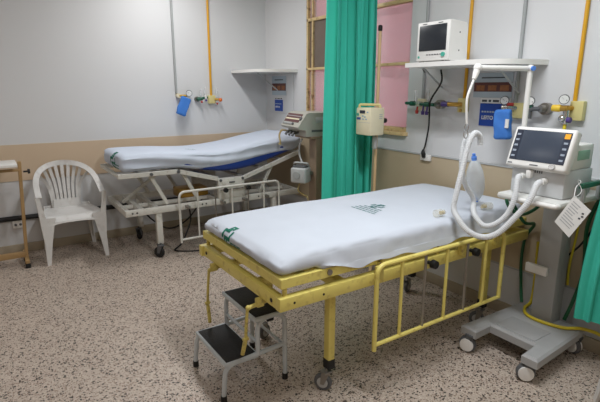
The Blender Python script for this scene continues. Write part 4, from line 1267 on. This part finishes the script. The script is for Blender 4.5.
# clear connectors lying on the mattress
def connector(label, a, b):
    a = V(a); b = V(b)
    t = thing('tube_connector', label, 'connector', (a + b) / 2)
    MB().tube([a, a.lerp(b, .62), a.lerp(b, .66), b], [0.022, 0.022, 0.015, 0.015], 14).build('clear_sleeve', M_CLEAR, t)
    MB().tube([a.lerp(b, .55), a.lerp(b, .92)], 0.011, 12).build('amber_core', M_AMBER, t)
connector('clear tube connector lying on the sheet, left of the hoses', (-0.845, -3.395, 0.864), (-0.775, -3.40, 0.864))
connector('clear tube connector lying on the sheet between hose and ventilator', (-0.42, -3.455, 0.864), (-0.49, -3.44, 0.866))
# test lung bag
tb = thing('breathing_bag', 'translucent white breathing bag with blue neck hanging behind the crossed hoses', 'bag', (-0.46, -3.36, 0.86))
BT = V((-0.490, -3.36, 1.145)); BBt = V((-0.425, -3.355, 0.880))
ax = (BBt - BT); Ln = ax.length; ax.normalize()
pr2 = [(0.012, 0), (0.016, 0.01), (0.030, 0.032), (0.047, 0.08), (0.054, 0.14), (0.052, 0.19), (0.040, 0.235), (0.018, 0.27), (0.010, Ln - 0.01)]
a_, b_ = frame_from(ax)
RB = Matrix(((a_.x, b_.x, ax.x, BT.x), (a_.y, b_.y, ax.y, BT.y), (a_.z, b_.z, ax.z, BT.z), (0, 0, 0, 1)))
MB().lathe(pr2, 22, RB).build('bag_body', M_BAGW, tb, 60)
MB().tube([BT - ax * 0.030, BT - ax * 0.014, BT - ax * 0.012, BT + ax * 0.010], [0.010, 0.010, 0.016, 0.016], 14).build('blue_neck', M_BLUEC, tb)
MB().tube([BBt - ax * 0.012, BBt + ax * 0.008], 0.012, 10).build('blue_tip', M_BLUEC, tb)

# paper tag on the cart
tg = thing('paper_tag', 'white paper tag on a string hanging tilted from the cart rail', 'tag', (-0.60, -4.01, 0.84))
TP = [V((-0.600, -4.010, 1.055)), V((-0.600, -4.094, 0.997)), V((-0.600, -4.013, 0.846)), V((-0.600, -3.934, 0.908))]
MB().prism(TP, (0.0015, 0, 0)).build('card', M_PAPER, tg)
ex = (TP[1] - TP[0]); ey = (TP[3] - TP[0])
mb = MB(); rnd = random.Random(4)
for k in range(9):
    b0 = TP[0] + ey * (0.14 + 0.085 * k) + ex * 0.12
    mb.bar(b0 + V((-.0006, 0, 0)), b0 + ex * rnd.uniform(.35, .72) + V((-.0006, 0, 0)), 0.0006, 0.004, 0)
mb.build('printed_lines', mat('grey_print', rgb(170, 172, 176), .7), tg)
mb = MB()
for (a, b) in ((.80, .22), (.86, .30), (.80, .40)):
    mb.box(TP[0] + ex * a + ey * b + V((-.0012, -.005, -.004)), TP[0] + ex * a + ey * b + V((-.0002, .005, .004)))
mb.build('stamp_mark', M_INK, tg)
MB().tube(smooth_path([(-0.601, -4.011, 1.050), (-0.54, -3.985, 1.085), (-0.45, -3.962, 1.098), (-0.428, -3.935, 1.098), (-0.432, -3.962, 1.052), (-0.54, -3.998, 1.045), (-0.601, -4.014, 1.050)], 6), 0.0018, 6).build('string', M_PAPER, tg)

# hoses and cables round the cart
def hose(name, label, pts, r, m, cat='hose'):
    return tag(MB().tube(smooth_path(pts, 8), r, 10).build(name, m), label, cat)
hose('gas_hose', 'green hose looping under the ventilator tray by the bed head', [(-0.10, -3.60, 0.945), (-0.12, -3.59, 0.86), (-0.20, -3.57, 0.815), (-0.30, -3.57, 0.82), (-0.36, -3.55, 0.855), (-0.385, -3.535, 0.90), (-0.36, -3.52, 0.925), (-0.32, -3.52, 0.90), (-0.20, -3.545, 0.75), (-0.06, -3.535, 0.71), (-0.030, -3.47, 0.60), (-0.030, -3.46, 0.45), (-0.050, -3.49, 0.27), (-0.090, -3.53, 0.177)], 0.010, M_GRNH)
hose('gas_hose', 'green hose hanging behind the column to the base', [(-0.040, -3.95, 1.10), (-0.045, -3.90, 0.98), (-0.05, -3.845, 0.77), (-0.05, -3.86, 0.50), (-0.07, -3.835, 0.30), (-0.10, -3.815, 0.177)], 0.011, M_GRNH)
hose('gas_hose', 'yellow hose curving over the cart base to the right', [(-0.05, -3.57, 0.60), (-0.045, -3.575, 0.35), (-0.065, -3.58, 0.20), (-0.14, -3.585, 0.176), (-0.215, -3.64, 0.174), (-0.235, -3.73, 0.174), (-0.20, -3.86, 0.174), (-0.12, -3.935, 0.176), (-0.05, -4.02, 0.14), (-0.05, -4.12, 0.06), (-0.06, -4.3, 0.012)], 0.010, M_YELH)
hose('power_cable', 'black cable falling behind the ventilator column', [(-0.018, -3.985, 1.05), (-0.018, -3.92, 0.90), (-0.019, -3.82, 0.66), (-0.019, -3.70, 0.50), (-0.020, -3.635, 0.40), (-0.025, -3.625, 0.25), (-0.030, -3.64, 0.03)], 0.006, M_BLACK, 'cable')
hose('gas_hose', 'thin yellow hose dropping straight down right of the column', [(-0.045, -3.80, 0.95), (-0.045, -3.79, 0.70), (-0.045, -3.775, 0.50), (-0.045, -3.78, 0.38)], 0.007, M_YELH)
hose('power_cable', 'black cables trailing on the floor under the white bed', [(-1.30, -0.65, 0.44), (-1.28, -0.66, 0.25), (-1.40, -0.72, 0.05), (-1.50, -0.80, 0.008), (-1.30, -0.93, 0.008), (-1.0, -0.95, 0.008), (-0.7, -0.80, 0.008), (-0.35, -0.60, 0.008)], 0.008, M_BLACK, 'cable')
hose('power_cable', 'black cable drooping from the middle of the white bed frame to the wall', [(-1.10, -0.55, 0.43), (-1.25, -0.50, 0.22), (-1.42, -0.40, 0.12), (-1.55, -0.22, 0.20), (-1.60, -0.06, 0.30)], 0.008, M_BLACK, 'cable')

# chair whose leg shows at the lower right corner
ch2 = copy_tree(chair)
ch2['label'] = 'white plastic chair cut off at the lower right corner, one leg showing'
ch2.location = (-0.487, -4.533, 0)
ch2.rotation_euler = (0, 0, math.radians(-45))

# ------------------------------------------------------------------ lamps
def lamp(label, x, y, e, c=(1.0, 0.995, 0.985)):
    zl = 2.82
    t = thing('ceiling_lamp', label, 'lamp', (x, y, ZC))
    box('housing', (x - 0.09, y - 0.62, zl + 0.03), (x + 0.09, y + 0.62, zl + 0.09), M_WPL, t, 0.01)
    for sx in (-0.045, 0.045):
        MB().cyl((x + sx, y - 0.58, zl + 0.012), (x + sx, y + 0.58, zl + 0.012), 0.014, 12).build('tube', M_LAMP, t)
    mb = MB()
    for dy in (-0.45, 0.45): mb.cyl((x, y + dy, zl + 0.085), (x, y + dy, ZC), 0.006, 8)
    mb.build('hanger', M_GREYL, t)
    l = bpy.data.lights.new('lamp_light', 'AREA'); l.shape = 'RECTANGLE'; l.size = 0.14; l.size_y = 1.15
    l.energy = e; l.color = c
    lo = bpy.data.objects.new('lamp_light', l); COL.objects.link(lo); lo.parent = t
    lo.location = (0, 0, zl - 0.01 - ZC)
lamp('twin tube ceiling lamp over the white bed', -1.30, -1.05, 24)
lamp('twin tube ceiling lamp over the yellow bed', -1.40, -3.80, 40, (0.96, 0.99, 1.02))
lamp('twin tube ceiling lamp over the left part of the room', -3.9, -1.9, 11)
lamp('added twin tube fill lamp behind the camera', -2.6, -5.5, 16)  # unseen fill lamp, added to brighten the near floor and front faces

wd = bpy.data.worlds.new('daylight'); scene.world = wd; wd.use_nodes = True
nt = wd.node_tree
bgd = nt.nodes['Background']
bgd.inputs['Color'].default_value = (0.95, 0.98, 1.0, 1)
bgd.inputs['Strength'].default_value = 1.8

# ------------------------------------------------------------------ camera
cam = bpy.data.cameras.new('camera'); co = bpy.data.objects.new('camera', cam); COL.objects.link(co)
cam.sensor_width = 36; cam.lens = 469.5 / 600 * 36; cam.clip_start = 0.05
yaw, pitch = math.radians(33.62), math.radians(13.46)
Fw = V((math.sin(yaw) * math.cos(pitch), math.cos(yaw) * math.cos(pitch), -math.sin(pitch)))
Rt = V((math.cos(yaw), -math.sin(yaw), 0)); Up = Rt.cross(Fw)
rl_ = math.radians(0.06)
R2 = Rt * math.cos(rl_) + Up * math.sin(rl_); U2 = -Rt * math.sin(rl_) + Up * math.cos(rl_)
Mx = Matrix(((R2.x, U2.x, -Fw.x, 0), (R2.y, U2.y, -Fw.y, 0), (R2.z, U2.z, -Fw.z, 0), (0, 0, 0, 1)))
co.matrix_world = Matrix.Translation((-2.899, -5.105, 1.55)) @ Mx
scene.camera = co
vs_ = scene.view_settings
vs_.view_transform = 'Standard'; vs_.look = 'None'; vs_.gamma = 1.0; vs_.exposure = 0.06
vs_.use_curve_mapping = False
